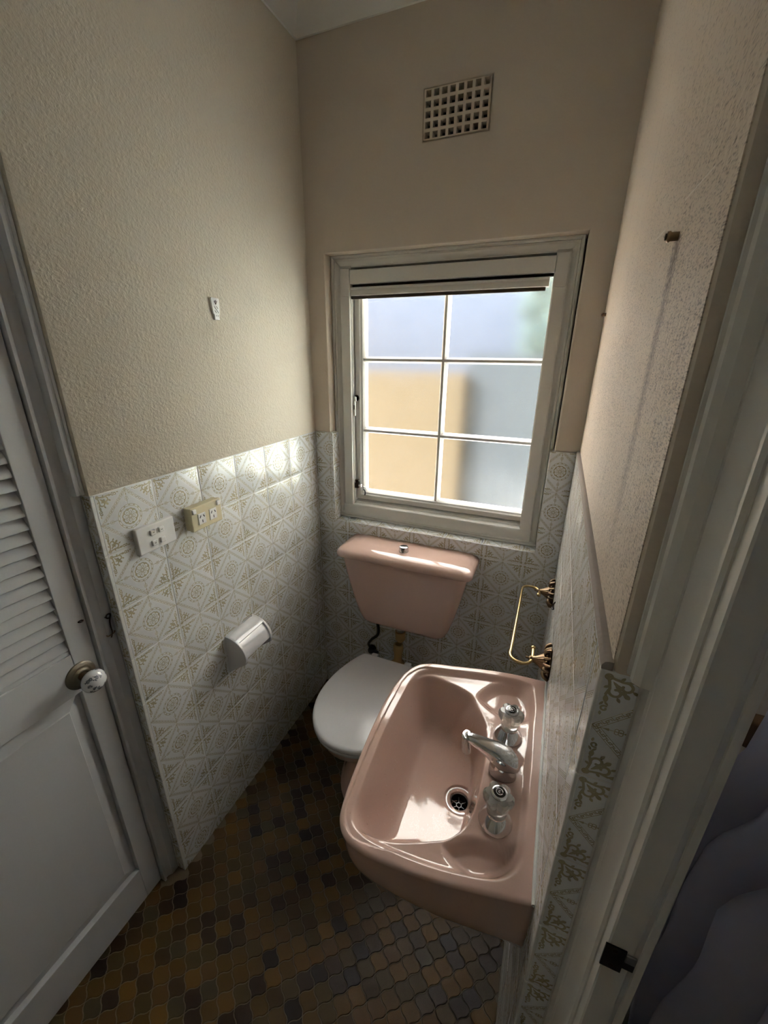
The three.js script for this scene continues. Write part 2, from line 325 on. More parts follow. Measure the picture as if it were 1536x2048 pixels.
// ------------------------------------------------------------------ left wall
const wallLeft = struct(group('wall_left'));
{
  const Z1 = 0.948;
  mesh('plaster', prism([[-0.2, -0.12], [-0.2, Z1], [-0.008, Z1], [-0.004, Z1 - 0.002], [-0.002, Z1 - 0.007], [-0.002, -0.12]], 'y', T, CE), M.wallPaint, wallLeft);
  mesh('tile_bed', bx(-0.2, -0.0007, -0.05, T, -0.12, Z1 - 0.0007, 0.0005), M.grout, wallLeft);
  const U = V(0, 0, -1), Y = V(0, 1, 0);
  const cols = [[0.001, 0.041]]; for (let k = 0; k < 6; k++) cols.push([0.0408 + k * S, 0.0408 + (k + 1) * S]);
  for (let r = 0; r < 9; r++) {
    const y0 = T - (r + 1) * S, b0 = Math.max(0, -y0);
    cols.forEach(([z0, z1], c) => { const w = z1 - z0; putTile(wallLeft, V(0, y0, c ? z1 : z0 + S), U, Y, c ? rect(0, w, b0, S) : rect(S - w, S, b0, S)); });
    // the return that faces the camera
    putTile(wallLeft, V(-0.031, y0, Z1), V(1, 0, 0), Y, rect(0.0, 0.030, b0, S));
    mesh('edge_trim', bx(-0.004, 0.001, Math.max(0, y0) + 0.001, y0 + S - 0.001, 0.9405, Z1 + 0.001, 0.002), M.glaze, wallLeft);
  }
  // beyond the door
  mesh('plaster', bx(-0.26, -0.13, -0.05, 2.1, 0.9, 1.8, 0.001), M.wallPaint, wallLeft);
  mesh('plaster', bx(-0.2, -0.03, -0.05, CE, 1.765, 2.5, 0.001), M.wallPaint, wallLeft);
  mesh('plaster', bx(-0.2, -0.03, 2.1, CE, 0.94, 1.77, 0.001), M.wallPaint, wallLeft);
}
// ------------------------------------------------------------------ right wall
const RZ = 1.10;
const wallRight = struct(group('wall_right'));
{
  const g = prism([[1.03, -0.12], [1.021, -0.12], [1.021, RZ - 0.008], [1.0215, RZ - 0.005], [1.03, RZ - 0.005]], 'y', T - 0.002, CE);
  const p = g.attributes.position, uv = g.attributes.uv; for (let i = 0; i < p.count; i++) uv.setXY(i, p.getZ(i) / 1.1, (p.getY(i) - 1.32) / 1.25);
  mesh('plaster', g, M.wallDirty, wallRight);
  mesh('plaster', prism([[1.0885, 0.2], [1.0245, 0.2], [1.0225, RZ - 0.0048], [1.0245, RZ - 0.001], [1.029, RZ], [1.0885, RZ]], 'y', T - 0.002, CE), M.wallPaintBack, wallRight);
  mesh('tile_bed', bx(W + 0.0007, 1.0885, -0.05, T, -0.12, RZ - 0.0007, 0.0005), M.grout, wallRight);
  const U = V(0, 0, 1), Y = V(0, 1, 0);
  for (let r = 0; r < 9; r++) {
    const y0 = T - (r + 1) * S, b0 = Math.max(0, -y0);
    for (let k = 0; k < 8; k++) { const z0 = 0.001 + k * S, w = Math.min(S, 1.092 - z0); putTile(wallRight, V(W, y0, z0), U, Y, rect(0, w, b0, S)); }
    putTile(wallRight, V(W + 0.001, y0, RZ), V(1, 0, 0), Y, rect(0, 0.037, b0, S));
    mesh('edge_trim', bx(W - 0.001, W + 0.004, Math.max(0, y0) + 0.001, y0 + S - 0.001, 1.0915, RZ + 0.001, 0.002), M.glaze, wallRight);
  }
  mesh('tile_capping', prism([[W - 0.0005, T], [W - 0.0005, T + 0.005], [W + 0.002, T + 0.009], [W + 0.005, T + 0.010], [1.022, T + 0.010], [1.022, T]], 'z', 0, RZ), M.dusty, wallRight);
  mesh('plaster', bx(1.05, 1.16, -0.05, CE, 2.02, 2.5, 0.001), M.wallPaint, wallRight);
  mesh('plaster', bx(1.05, 1.0885, 2.1, CE, 1.09, 2.03, 0.001), M.wallPaint, wallRight);
}
// ------------------------------------------------------------------ rest of the shell
{
  const rear = struct(mesh('wall_rear', boxUV(bx(-0.3, 2.2, -0.05, CE, 2.42, 2.56, 0.001)), M.wallPaint));
  const ceil = struct(group('ceiling'));
  mesh('plasterboard', boxUV(bx(-0.3, 2.3, CE, CE + 0.14, -0.19, 2.56, 0.001)), M.ceiling, ceil);
  const cove = []; for (let k = 0; k <= 8; k++) { const a = (k / 8) * Math.PI / 2; cove.push([0.09 - 0.083 * Math.cos(a) - 0.0, 0.09 - 0.083 * Math.sin(a)]); } // (out from wall, down from ceiling)
  const prof = (sx, x) => [[x, CE], [x, CE - 0.09], [x + sx * 0.006, CE - 0.09], ...cove.map(([a, b]) => [x + sx * a, CE - b]), [x + sx * 0.09, CE]];
  mesh('cornice', prism(prof(1, -0.002), 'z', -0.003, 0.95, 0.4), M.ceiling, ceil);
  mesh('cornice', prism(prof(-1, 1.021), 'z', -0.003, 1.10, 0.4), M.ceiling, ceil);
  const pb = prof(1, -0.004).map(([z, y]) => [y, z]); mesh('cornice', prism(pb, 'x', -0.001, 1.02, 0.4), M.ceiling, ceil);
  // the wet room through the right-hand doorway
  const wet = struct(group('wall_shower'));
  mesh('plaster', boxUV(bx(1.0885, 2.2, -0.05, CE, 0.62, 0.78, 0.001)), M.wallPaint, wet);
  for (const [y0, y1, z0, z1] of [[-0.05, 1.35, 0.62, 2.5], [1.85, CE, 0.62, 2.5], [1.35, 1.85, 0.62, 0.8], [1.35, 1.85, 1.15, 2.5]]) mesh('plaster', boxUV(bx(2.1, 2.25, y0, y1, z0, z1, 0.001)), M.wallPaint, wet);
  const w2 = struct(group('window_2'));
  mesh('frame', merge([bx(2.12, 2.2, 1.35, 1.385, 0.8, 1.15), bx(2.12, 2.2, 1.815, 1.85, 0.8, 1.15), bx(2.12, 2.2, 1.385, 1.815, 0.8, 0.835), bx(2.12, 2.2, 1.385, 1.815, 1.115, 1.15)]), M.joinery, w2);
  mesh('pane', new THREE.BoxGeometry(0.004, 0.43, 0.28).translate(2.16, 1.6, 0.975), M.frosted, w2);
}

// ------------------------------------------------------------------ floor of interlocking ogee mosaic
{
  const floor = struct(group('floor'));
  mesh('screed', boxUV(bx(-0.3, 2.25, -0.12, -0.0012, -0.12, 2.56, 0.0005)), M.mortar, floor);
  const p = 0.0408, d = Math.SQRT1_2, e1 = V(d, 0, d), e2 = V(d, 0, -d), o = V(0.110, 0, 0.988);
  const tones = [['#5a4015', 5], ['#4e380f', 5], ['#453617', 4], ['#3b290e', 4], ['#523a19', 3], ['#2c1b0c', 3], ['#1c0d08', 1.4], ['#634717', 2], ['#423825', 2]];
  const mats = tones.map(([c]) => phy({ color: c, roughness: 0.44, specularIntensity: 0.6, bumpMap: paintGrain, bumpScale: 0.0009 })), sum = tones.reduce((s, t) => s + t[1], 0);
  const pick = () => { let k = rnd() * sum; for (let i = 0; i < tones.length; i++) if ((k -= tones[i][1]) < 0) return i; return 0; };
  // outline of one tile in (e1, e2): four S-shaped edges
  const out = []; const n = 5, w = (t) => -0.068 * Math.sin(2 * Math.PI * t);
  for (let k = 0; k < n; k++) out.push([k / n, w(k / n)]);
  for (let k = 0; k < n; k++) out.push([1 + w(k / n), k / n]);
  for (let k = 0; k < n; k++) out.push([1 - k / n, 1 + w(1 - k / n)]);
  for (let k = 0; k < n; k++) out.push([w(1 - k / n), 1 - k / n]);
  const P = [], Tr = [], N = out.length, put = (s, y) => { for (const [a, b] of out) { const q = e1.clone().multiplyScalar((a - 0.5) * s * p).addScaledVector(e2, (b - 0.5) * s * p); P.push([q.x, y, q.z]); } };
  put(0.94, -0.003); put(0.935, 0.0003); put(0.89, 0.0010);
  for (let r = 0; r < 2; r++) for (let i = 0; i < N; i++) { const j = (i + 1) % N; Tr.push([r * N + i, r * N + j, (r + 1) * N + j], [r * N + i, (r + 1) * N + j, (r + 1) * N + i]); }
  P.push([0, 0.0013, 0]); for (let i = 0; i < N; i++) Tr.push([2 * N + i, 2 * N + (i + 1) % N, 3 * N]);
  const geo = boxUV(fromTris(P, Tr, null, 0.25), 6);
  camera.updateMatrixWorld(true); camera.updateProjectionMatrix();
  const spots = [];
  for (let i = -60; i < 60; i++) for (let j = -60; j < 60; j++) {
    const c = o.clone().addScaledVector(e1, (i + 0.5) * p).addScaledVector(e2, (j + 0.5) * p);
    const inMain = c.x > 0.004 && c.x < W - 0.004 && c.z > 0.004 && c.z < 2.40, inDoorL = c.x > -0.075 && c.z > 1.0 && c.z < 2.4 && c.x < 0.01, inWet = c.x > W - 0.01 && c.x < 1.7 && c.z > 1.22 && c.z < 2.0;
    if (!(inMain || inDoorL || inWet)) continue;
    const q = c.clone().project(camera), vis = q.z < 1 && Math.abs(q.x) < 1.03 && Math.abs(q.y) < 1.03 && c.clone().applyMatrix4(camera.matrixWorldInverse).z < 0;
    let hid = false;
    for (const [y, x0, x1, z0, z1] of [[0.72, 0.66, 1.02, 0.55, 1.05], [0.42, 0.27, 0.59, 0.21, 0.62]]) { const t = (camera.position.y - y) / camera.position.y, x = camera.position.x + (c.x - camera.position.x) * t, z = camera.position.z + (c.z - camera.position.z) * t; if (x > x0 && x < x1 && z > z0 && z < z1) hid = true; }
    spots.push({ c, m: pick(), score: vis && !hid && !inWet ? 1 / c.distanceToSquared(camera.position) : 0, y: (rnd() - 0.5) * 0.0004, rx: (rnd() - 0.5) * 0.03, rz: (rnd() - 0.5) * 0.03 });
  }
  spots.sort((a, b) => b.score - a.score);
  const rest = mats.map(() => []);
  spots.forEach((s, k) => {
    const ob = new THREE.Object3D(); ob.position.set(s.c.x, s.y, s.c.z); ob.rotation.set(s.rx, 0, s.rz);
    if (k < 300 && s.score > 0) { const t = mesh('tile', geo, mats[s.m], floor); t.position.copy(ob.position); t.rotation.copy(ob.rotation); } else { ob.updateMatrix(); rest[s.m].push(ob.matrix.clone()); }
  });
  const field = group('mosaic_field', floor); field.userData.kind = 'stuff';
  rest.forEach((ms, i) => { if (!ms.length) return; const im = new THREE.InstancedMesh(geo, mats[i], ms.length); ms.forEach((m, k) => im.setMatrixAt(k, m)); im.name = 'mosaic_tiles'; im.userData.kind = 'stuff'; im.receiveShadow = true; field.add(im); });
}

// ------------------------------------------------------------------ window
{
  const win = struct(group('window_1'));
  mesh('frame_moulding', rectSweep(0.073, 0.938, 0.936, 1.963, [[0, -0.11], [0, -0.049], [0.003, -0.046], [0.007, -0.046], [0.010, -0.050], [0.0115, -0.054], [0.013, -0.050], [0.019, -0.050], [0.021, -0.053], [0.030, -0.058], [0.036, -0.062], [0.040, -0.062], [0.040, -0.11]]), M.joinery, win);
  mesh('jamb', boxUV(bx(0.105, 0.152, 0.96, 1.93, -0.11, -0.060)), M.joinery, win);
  mesh('jamb', boxUV(bx(0.861, 0.905, 0.96, 1.93, -0.11, -0.060)), M.joinery, win);
  mesh('head', boxUV(bx(0.105, 0.905, 1.895, 1.93, -0.13, -0.098)), M.joinery, win);
  mesh('sill', prism([[0.952, -0.15], [0.952, -0.052], [0.958, -0.050], [0.996, -0.050], [1.000, -0.053], [1.003, -0.070], [1.010, -0.072], [1.012, -0.076], [1.016, -0.100], [1.020, -0.15]], 'x', 0.106, 0.904), M.joinery, win);
  mesh('outer_lining', rectSweep(0.06, 0.955, 0.92, 1.975, [[0, -0.2], [0, -0.105], [0.085, -0.105], [0.085, -0.13], [0.03, -0.2]]), M.joinery, win);
  const sash = group('sash', win);
  mesh('sash_frame', rectSweep(0.154, 0.902, 1.021, 1.916, [[0, -0.125], [0, -0.080], [0.0015, -0.078], [0.020, -0.078], [0.0215, -0.080], [0.026, -0.084], [0.030, -0.085], [0.037, -0.098], [0.037, -0.125]]), M.joinery, sash);
  const XB = 0.515, YB = [1.605, 1.325], bar = (c) => [[c - 0.011, -0.118], [c - 0.011, -0.100], [c - 0.006, -0.090], [c - 0.0045, -0.084], [c + 0.0045, -0.084], [c + 0.006, -0.090], [c + 0.011, -0.100], [c + 0.011, -0.118]];
  mesh('glazing_bar', prism(bar(XB).map(([a, z]) => [a, z]), 'y', 1.055, 1.882), M.joinery, sash);
  for (const y of YB) for (const [x0, x1] of [[0.188, XB - 0.0045], [XB + 0.0045, 0.868]]) mesh('glazing_bar', prism(bar(y), 'x', x0, x1), M.joinery, sash);
  for (const [y0, y1] of [[1.052, 1.318], [1.332, 1.598], [1.612, 1.885]]) for (const [x0, x1] of [[0.184, XB - 0.006], [XB + 0.006, 0.872]])
    mesh('pane', new THREE.BoxGeometry(x1 - x0, y1 - y0, 0.004).translate((x0 + x1) / 2, (y0 + y1) / 2, -0.106), M.frosted, sash);
}
{
  const t = tag(group('insect_screen', null, [0.507, 1.87, -0.06]), 'pale retractable insect screen rolled up across the top of the window', 'insect screen');
  const put = (n, g, m) => mesh(n, g.translate(-0.507, -1.87, 0.06), m, t);
  put('housing', boxUV(bx(0.1505, 0.8635, 1.868, 1.9145, -0.078, -0.050, 0.003)), M.joinery);
  for (const [x0, x1] of [[0.1125, 0.1495], [0.8645, 0.9010]]) { put('end_cap', boxUV(bx(x0, x1, 1.8265, 1.9195, -0.0605, -0.0475, 0.001)), M.joinery); put('side_track', boxUV(bx(x0, x1, 1.0, 1.8258, -0.0605, -0.048, 0.001)), M.joinery); }
  put('pull_bar', prism([[1.829, -0.072], [1.829, -0.056], [1.831, -0.0535], [1.846, -0.0535], [1.849, -0.056], [1.852, -0.0525], [1.856, -0.0525], [1.858, -0.056], [1.858, -0.072]], 'x', 0.1515, 0.8505), M.joinery);
  put('brush_strip', boxUV(bx(0.1515, 0.842, 1.8185, 1.830, -0.067, -0.058, 0.003)), M.brush);
  put('gap_shade_strip', boxUV(bx(0.152, 0.862, 1.859, 1.868, -0.078, -0.066, 0.004)), M.rust);  // dark strip standing for the shade between housing and pull bar
}
{
  const h = tag(group('casement_fastener', null, [0.160, 1.457, -0.078]), 'small chrome handle hanging on the left side of the window', 'window handle');
  mesh('backplate', lathe([[0, 0.004], [0.011, 0.004], [0.0125, 0.0025], [0.0125, 0]], 20).rotateX(Math.PI / 2), M.rust, h);
  mesh('lever', merge([rbox(0.010, 0.022, 0.010, -0.001, -0.004, 0.011, 0.004), rbox(0.0085, 0.062, 0.006, -0.003, -0.042, 0.014, 0.003)]), M.chrome, h);
  mesh('grip_insert', rbox(0.004, 0.018, 0.0015, -0.004, -0.036, 0.0172, 0.0007), M.black, h);
}
{
  const h = tag(group('window_lock', null, [0.158, 1.086, -0.078]), 'dark window lock with a key in it at the lower left of the window', 'window lock');
  mesh('body', merge([rbox(0.022, 0.012, 0.010, 0, 0.018, 0.005, 0.002), rbox(0.024, 0.024, 0.014, 0.001, -0.002, 0.007, 0.002)]), M.rust, h);
  mesh('barrel', new THREE.CylinderGeometry(0.0055, 0.0055, 0.012, 16).rotateZ(Math.PI / 2).translate(0.018, -0.001, 0.010), M.chrome, h);
  const k = mesh('key', merge([tube([[0.024, -0.001, 0.010], [0.034, -0.003, 0.012], [0.044, -0.008, 0.013]], 0.0022, 10, 6), lathe([[0.0, 0.0012], [0.008, 0.0012], [0.008, -0.0012], [0, -0.0012]], 16).rotateX(1.2).translate(0.030, -0.012, 0.013)]), M.chrome, h);
  mesh('key_tag', tube([[0.036, -0.016, 0.013], [0.042, -0.020, 0.014], [0.044, -0.030, 0.014], [0.042, -0.042, 0.013]], 0.0026, 14, 6), M.black, k);
}
// ------------------------------------------------------------------ air vent high on the back wall
{
  const s = new THREE.Shape([[0.4345, 2.2355], [0.6305, 2.2355], [0.6305, 2.3555], [0.4345, 2.3555]].map((p) => new THREE.Vector2(...p)));
  const v = tag(group('air_vent', null, [0.5325, 2.2955, -0.02]), 'cream square-holed air vent set high in the back wall', 'vent');
  for (let i = 0; i < 8; i++) for (let j = 0; j < 5; j++) { const x = 0.4475 + i * 0.0243, y = 2.2455 + j * 0.0245 + 0.0005, w = 0.0075, h = 0.0078; s.holes.push(new THREE.Path([[x - w, y - h], [x - w, y + h], [x + w, y + h], [x + w, y - h]].map((p) => new THREE.Vector2(...p)))); }
  mesh('grille', boxUV(new THREE.ExtrudeGeometry(s, { depth: 0.022, bevelEnabled: true, bevelThickness: 0.0008, bevelSize: 0.0008, bevelOffset: -0.0008, bevelSegments: 1 }).translate(-0.5325, -2.2955, -0.003)), M.wallPaintBack, v);
  mesh('dark_backing', boxUV(bx(0.4345, 0.6305, 2.2355, 2.3555, -0.06, -0.030, 0.0005).translate(-0.5325, -2.2955, 0)), M.dark, v);  // black backing that stands for the shade inside the vent
}

// ------------------------------------------------------------------ fittings on the left wall
{ // light switch plate
  const t = tag(group('switch_plate', null, [0, 1.1745, 0.8155]), 'white four-gang light switch plate on the left wall tiles', 'light switch');
  mesh('plate', rbox(0.014, 0.071, 0.112, 0.007, 0, 0, 0.003, 3), M.plasticWhite, t);
  for (const [dy, dz, dash] of [[0.0145, 0.0125, 1], [0.0145, -0.0125, 1], [-0.0145, 0.0125, 1], [-0.0145, -0.0125, 0]]) {
    const r = mesh('rocker', rbox(0.008, 0.0145, 0.0155, 0.0155, dy, dz, 0.0025, 3).clone(), M.plasticWhite, t);
    if (dash) mesh('marker', rbox(0.0008, 0.0014, 0.0042, 0.0196, dy, dz, 0.0003), M.black, r);
  }
}
{ // double socket
  const t = tag(group('power_outlet', null, [0, 1.1795, 0.657]), 'cream double power outlet on the left wall beside the switch plate', 'power outlet');
  mesh('mounting_block', rbox(0.016, 0.068, 0.112, 0.008, 0, 0, 0.002), M.plasticCream, t);
  mesh('plate', rbox(0.013, 0.071, 0.115, 0.0225, 0, 0, 0.003, 3), M.plasticCream, t);
  for (const [dy, dz] of [[0.024, 0.047], [0.024, -0.045]]) mesh('rocker', rbox(0.008, 0.0145, 0.013, 0.030, dy, dz, 0.0025, 3), M.plasticWhite, t);
  for (const dz of [0.021, -0.022]) {
    const f = mesh('socket_face', rbox(0.003, 0.033, 0.027, 0.0295, -0.004, dz, 0.0014, 3).clone(), M.plasticWhite, t);
    const slot = (y, z, a) => mesh('slot', new THREE.BoxGeometry(0.0008, 0.0082, 0.0028).rotateX(a).translate(0.0309, y, z), M.black, f);
    slot(0.003, dz + 0.0065, -0.5); slot(0.003, dz - 0.0065, 0.5); slot(-0.0115, dz, 0);
  }
}
{ // ceramic paper holder
  const t = tag(group('paper_holder', null, [0, 0.645, 0.566]), 'white ceramic toilet paper holder with no roll on the left wall tiles', 'paper holder');
  const curve = []; for (let k = 0; k <= 12; k++) { const a = (k / 12) * Math.PI / 2; curve.push([0.006 + 0.076 * Math.sin(a), 0.079 - 0.068 * (1 - Math.cos(a))]); }
  const side = [[-0.001, -0.07], [-0.001, 0.079], ...curve, [0.082, 0.004], [0.077, -0.014]];
  const sh = new THREE.Shape(side.map((p) => new THREE.Vector2(...p)));
  const cheek = new THREE.ExtrudeGeometry(sh, { depth: 0.006, bevelEnabled: true, bevelThickness: 0.002, bevelSize: 0.002, bevelOffset: -0.002, bevelSegments: 3 });
  mesh('cheek', toCreasedNormals(cheek.clone().translate(0, 0, 0.063), 0.7), M.ceramicWhite, t);
  mesh('cheek', toCreasedNormals(cheek.clone().translate(0, 0, -0.072), 0.7), M.ceramicWhite, t);
  const band = [...curve.slice(0, 6), ...curve.slice(0, 6).reverse().map(([x, y]) => [x - 0.003, y - 0.007])];
  mesh('hood', prism(band, 'z', -0.07, 0.07, 0.5), M.ceramicWhite, t);
  const inner = curve.slice(4).map(([x, y]) => [x - 0.005, y - 0.005]);
  mesh('front_panel', prism([...inner, ...inner.slice().reverse().map(([x, y]) => [x - 0.005, y - 0.003])], 'z', -0.065, 0.065, 0.5), M.ceramicWhite, t);
}
{ // adhesive picture hook
  const t = tag(group('wall_tag', null, [-0.002, 1.738, 0.492]), 'little white plastic adhesive hook strip on the upper left wall', 'adhesive hook');
  const s = new THREE.Shape([[-0.0145, 0.028], [0.0125, 0.028], [0.0145, 0.026], [0.0115, -0.012], [0.009, -0.0145], [0.009, -0.028], [-0.009, -0.028], [-0.0095, -0.0145], [-0.0135, -0.012], [-0.0165, 0.026]].map((p) => new THREE.Vector2(...p)));
  mesh('strip', toCreasedNormals(new THREE.ExtrudeGeometry(s, { depth: 0.0040, bevelEnabled: true, bevelThickness: 0.001, bevelSize: 0.001, bevelOffset: -0.001, bevelSegments: 2 }), 0.6).rotateY(Math.PI / 2).translate(0.001, 0, 0), M.plasticWhite, t);
  const g = []; const stroke = (a, b) => { const c = V(0.0063, a[1], -a[0]), e = V(0.0063, b[1], -b[0]); g.push(tube([c, c.clone().lerp(e, 0.5), e], 0.0006, 4, 5)); };
  stroke([-0.001, 0.011], [-0.001, 0.022]); stroke([-0.001, 0.011], [0.005, 0.020]); stroke([-0.001, 0.011], [-0.006, 0.020]);
  stroke([-0.008, 0.006], [0.007, -0.010]); stroke([0.0, 0.007], [0.006, 0.001]); stroke([-0.007, -0.004], [-0.002, -0.010]);
  stroke([-0.003, -0.016], [-0.004, -0.019]); stroke([0.003, -0.016], [0.003, -0.019]);
  mesh('embossing', merge(g), M.rust, t);
}
// ------------------------------------------------------------------ door, its frame, hook latch
{
  const f = struct(group('trim_1'));
  mesh('door_jamb', prism([[-0.12, 0.9485], [-0.031, 0.9485], [-0.030, 0.950], [-0.030, 0.9705], [-0.0315, 0.972], [-0.038, 0.980], [-0.040, 0.988], [-0.037, 0.9885], [-0.034, 0.990], [-0.033, 0.993], [-0.034, 0.9965], [-0.12, 0.9965]], 'y', 0, 2.06), M.doorPaint, f);
  mesh('door_jamb', prism([[-0.12, 1.765], [-0.030, 1.765], [-0.030, 1.73], [-0.04, 1.716], [-0.12, 1.716]], 'y', 0, 2.06), M.doorPaint, f);
  mesh('door_head', boxUV(bx(-0.12, -0.032, 2.045, 2.1, 0.95, 1.76)), M.doorPaint, f);
  mesh('backband', prism([[-0.031, 0.9486], [-0.0125, 0.9486], [-0.0115, 0.9500], [-0.0120, 0.9545], [-0.0150, 0.9555], [-0.0150, 0.9575], [-0.0135, 0.9590], [-0.0145, 0.9650], [-0.020, 0.9690], [-0.0300, 0.9700]], 'y', T + 0.004, 2.07), M.doorPaint, f);
}
{
  const d = struct(group('door_1')), X1 = -0.046, X0 = -0.082, Z0 = 0.9995, Z1 = 1.712, part = (n, g) => mesh(n, g, M.doorPaint, d);
  part('stile', boxUV(bx(X0, X1, 0.012, 2.038, Z0, 1.050)));
  part('stile', boxUV(bx(X0, X1, 0.012, 2.038, 1.662, Z1)));
  part('bottom_rail', boxUV(bx(X0, X1, 0.012, 0.143, 1.0502, 1.6618)));
  part('lock_rail', boxUV(bx(X0, X1, 0.843, 0.952, 1.0502, 1.6618)));
  part('top_rail', boxUV(bx(X0, X1, 1.95, 2.038, 1.0502, 1.6618)));
  // fielded panel: sunk margin sloping up to a flat field
  const A = [1.051, 1.661, 0.144, 0.842], rg = (i, x) => [V(x, A[2] + i, A[0] + i), V(x, A[3] - i, A[0] + i), V(x, A[3] - i, A[1] - i), V(x, A[2] + i, A[1] - i)];
  part('panel', boxUV(loft([rg(0, X0 + 0.006), rg(0, X1 - 0.016), rg(0.004, X1 - 0.015), rg(0.034, X1 - 0.006), rg(0.036, X1 - 0.004), rg(0.05, X1 - 0.0035)], { crease: 0.25 })));
  part('louvre_bead', prism([[-0.075, 0.9522], [-0.050, 0.9522], [-0.050, 0.960], [-0.062, 0.968], [-0.075, 0.968]], 'z', 1.0505, 1.6615));
  const sl = []; { const L = 0.0385, h = 0.0042; for (let k = 0; k <= 6; k++) { const a = -Math.PI / 2 + (k / 6) * Math.PI; sl.push([L / 2 - h + h * Math.cos(a), h * Math.sin(a)]); } for (let k = 0; k <= 6; k++) { const a = Math.PI / 2 + (k / 6) * Math.PI; sl.push([-L / 2 + h + h * Math.cos(a), h * Math.sin(a)]); } }
  const tilt = -1.05, blade = prism(sl.map(([a, b]) => [a * Math.cos(tilt) - b * Math.sin(tilt), a * Math.sin(tilt) + b * Math.cos(tilt)]), 'z', 1.0505, 1.6615, 0.8);
  for (let k = 0; k < 35; k++) { const s = part('slat', blade); s.position.set(-0.0605, 0.9795 + k * 0.0281, 0); s.rotation.z = (rnd() - 0.5) * 0.05; s.position.y += (rnd() - 0.5) * 0.0012; }
  // porcelain knob with painted flowers on a brass rose
  const knobTex = canvasTex(512, 256, (g, w, h) => { g.fillStyle = '#e6e6ea'; g.fillRect(0, 0, w, h); const old = seed; seed = 5; const fl = (x, y, r) => { for (let k = 0; k < 6; k++) { const a = k * 1.05; g.fillStyle = '#3a4152'; g.beginPath(); g.arc(x + r * Math.cos(a), y + r * 0.8 * Math.sin(a), r * 0.5, 0, 7); g.fill(); g.fillStyle = '#c9ccd6'; g.beginPath(); g.arc(x + r * Math.cos(a), y + r * 0.8 * Math.sin(a), r * 0.26, 0, 7); g.fill(); } };
    for (let k = 0; k < 26; k++) { const x = rnd() * w, y = 20 + rnd() * 120; fl(x, y, 7 + rnd() * 9); g.strokeStyle = '#434b5c'; g.lineWidth = 2.5; g.beginPath(); g.moveTo(x, y); g.quadraticCurveTo(x + 14, y + 18, x + 4 + rnd() * 22, y + 26); g.stroke(); g.fillStyle = '#4a5262'; g.beginPath(); g.ellipse(x + 16, y + 12, 7, 3, rnd() * 3, 0, 7); g.fill(); } seed = old; });
  const k = group('knob', d, [X1, 0.8865, 1.0435]);
  mesh('rose', lathe([[0, 0.007], [0.012, 0.0075], [0.0145, 0.011], [0.017, 0.0068], [0.021, 0.005], [0.0225, 0.0062], [0.027, 0.0058], [0.0285, 0.0046], [0.0325, 0.0042], [0.0345, 0.002], [0.035, 0]], 40).rotateZ(-Math.PI / 2), M.wornBrass, k);
  mesh('neck', lathe([[0.0105, 0.004], [0.0105, 0.022], [0.0125, 0.026], [0.0125, 0.031], [0, 0.031]], 24).rotateZ(-Math.PI / 2), M.oldBrass, k);
  const prof = []; for (let i = 0; i <= 18; i++) { const a = -Math.PI / 2 + (i / 18) * Math.PI; prof.push([Math.max(0.0001, 0.0275 * Math.cos(a)), 0.048 + 0.021 * Math.sin(a)]); }
  mesh('grip', lathe(prof, 40).rotateZ(-Math.PI / 2), phy({ map: knobTex, roughness: 0.1 }), k);
  const e = mesh('latch_eye', tube(Array.from({ length: 12 }, (_, i) => V(0.004 + 0.004 * Math.sin((i / 12) * 6.283), 0, 0.005 * Math.cos((i / 12) * 6.283))), 0.0014, 24, 6, true), M.rust, d);
  e.position.set(X1, 1.022, 1.0125); e.userData.label = 'small rusty screw eye on the door stile';
}
{
  const h = tag(group('hook_latch', null, [-0.030, 0.985, 0.9615]), 'rusty cabin hook hanging from the white door frame', 'hook latch');
  mesh('screw_eye', tube(Array.from({ length: 14 }, (_, i) => V(0.007, 0.024 + 0.0055 * Math.cos((i / 14) * 6.283), 0.0055 * Math.sin((i / 14) * 6.283))), 0.0016, 28, 6, true), M.rust, h);
  mesh('screw_shank', tube([[-0.004, 0.021, 0.004], [0.004, 0.021, 0.004], [0.007, 0.019, 0.002]], 0.0017, 8, 6), M.rust, h);
  mesh('hook', tube([[0.007, 0.030, 0.002], [0.011, 0.0315, -0.003], [0.010, 0.022, -0.002], [0.008, 0.010, 0], [0.006, -0.008, 0], [0.005, -0.023, -0.001], [0.009, -0.0285, 0.004], [0.014, -0.030, 0.009]], 0.0017, 40, 6), M.rust, h);
  mesh('staple', tube([[-0.003, -0.030, 0.010], [0.004, -0.030, 0.010], [0.004, -0.027, -0.008], [-0.003, -0.027, -0.008]], 0.0016, 16, 6), M.oldBrass, h);
}
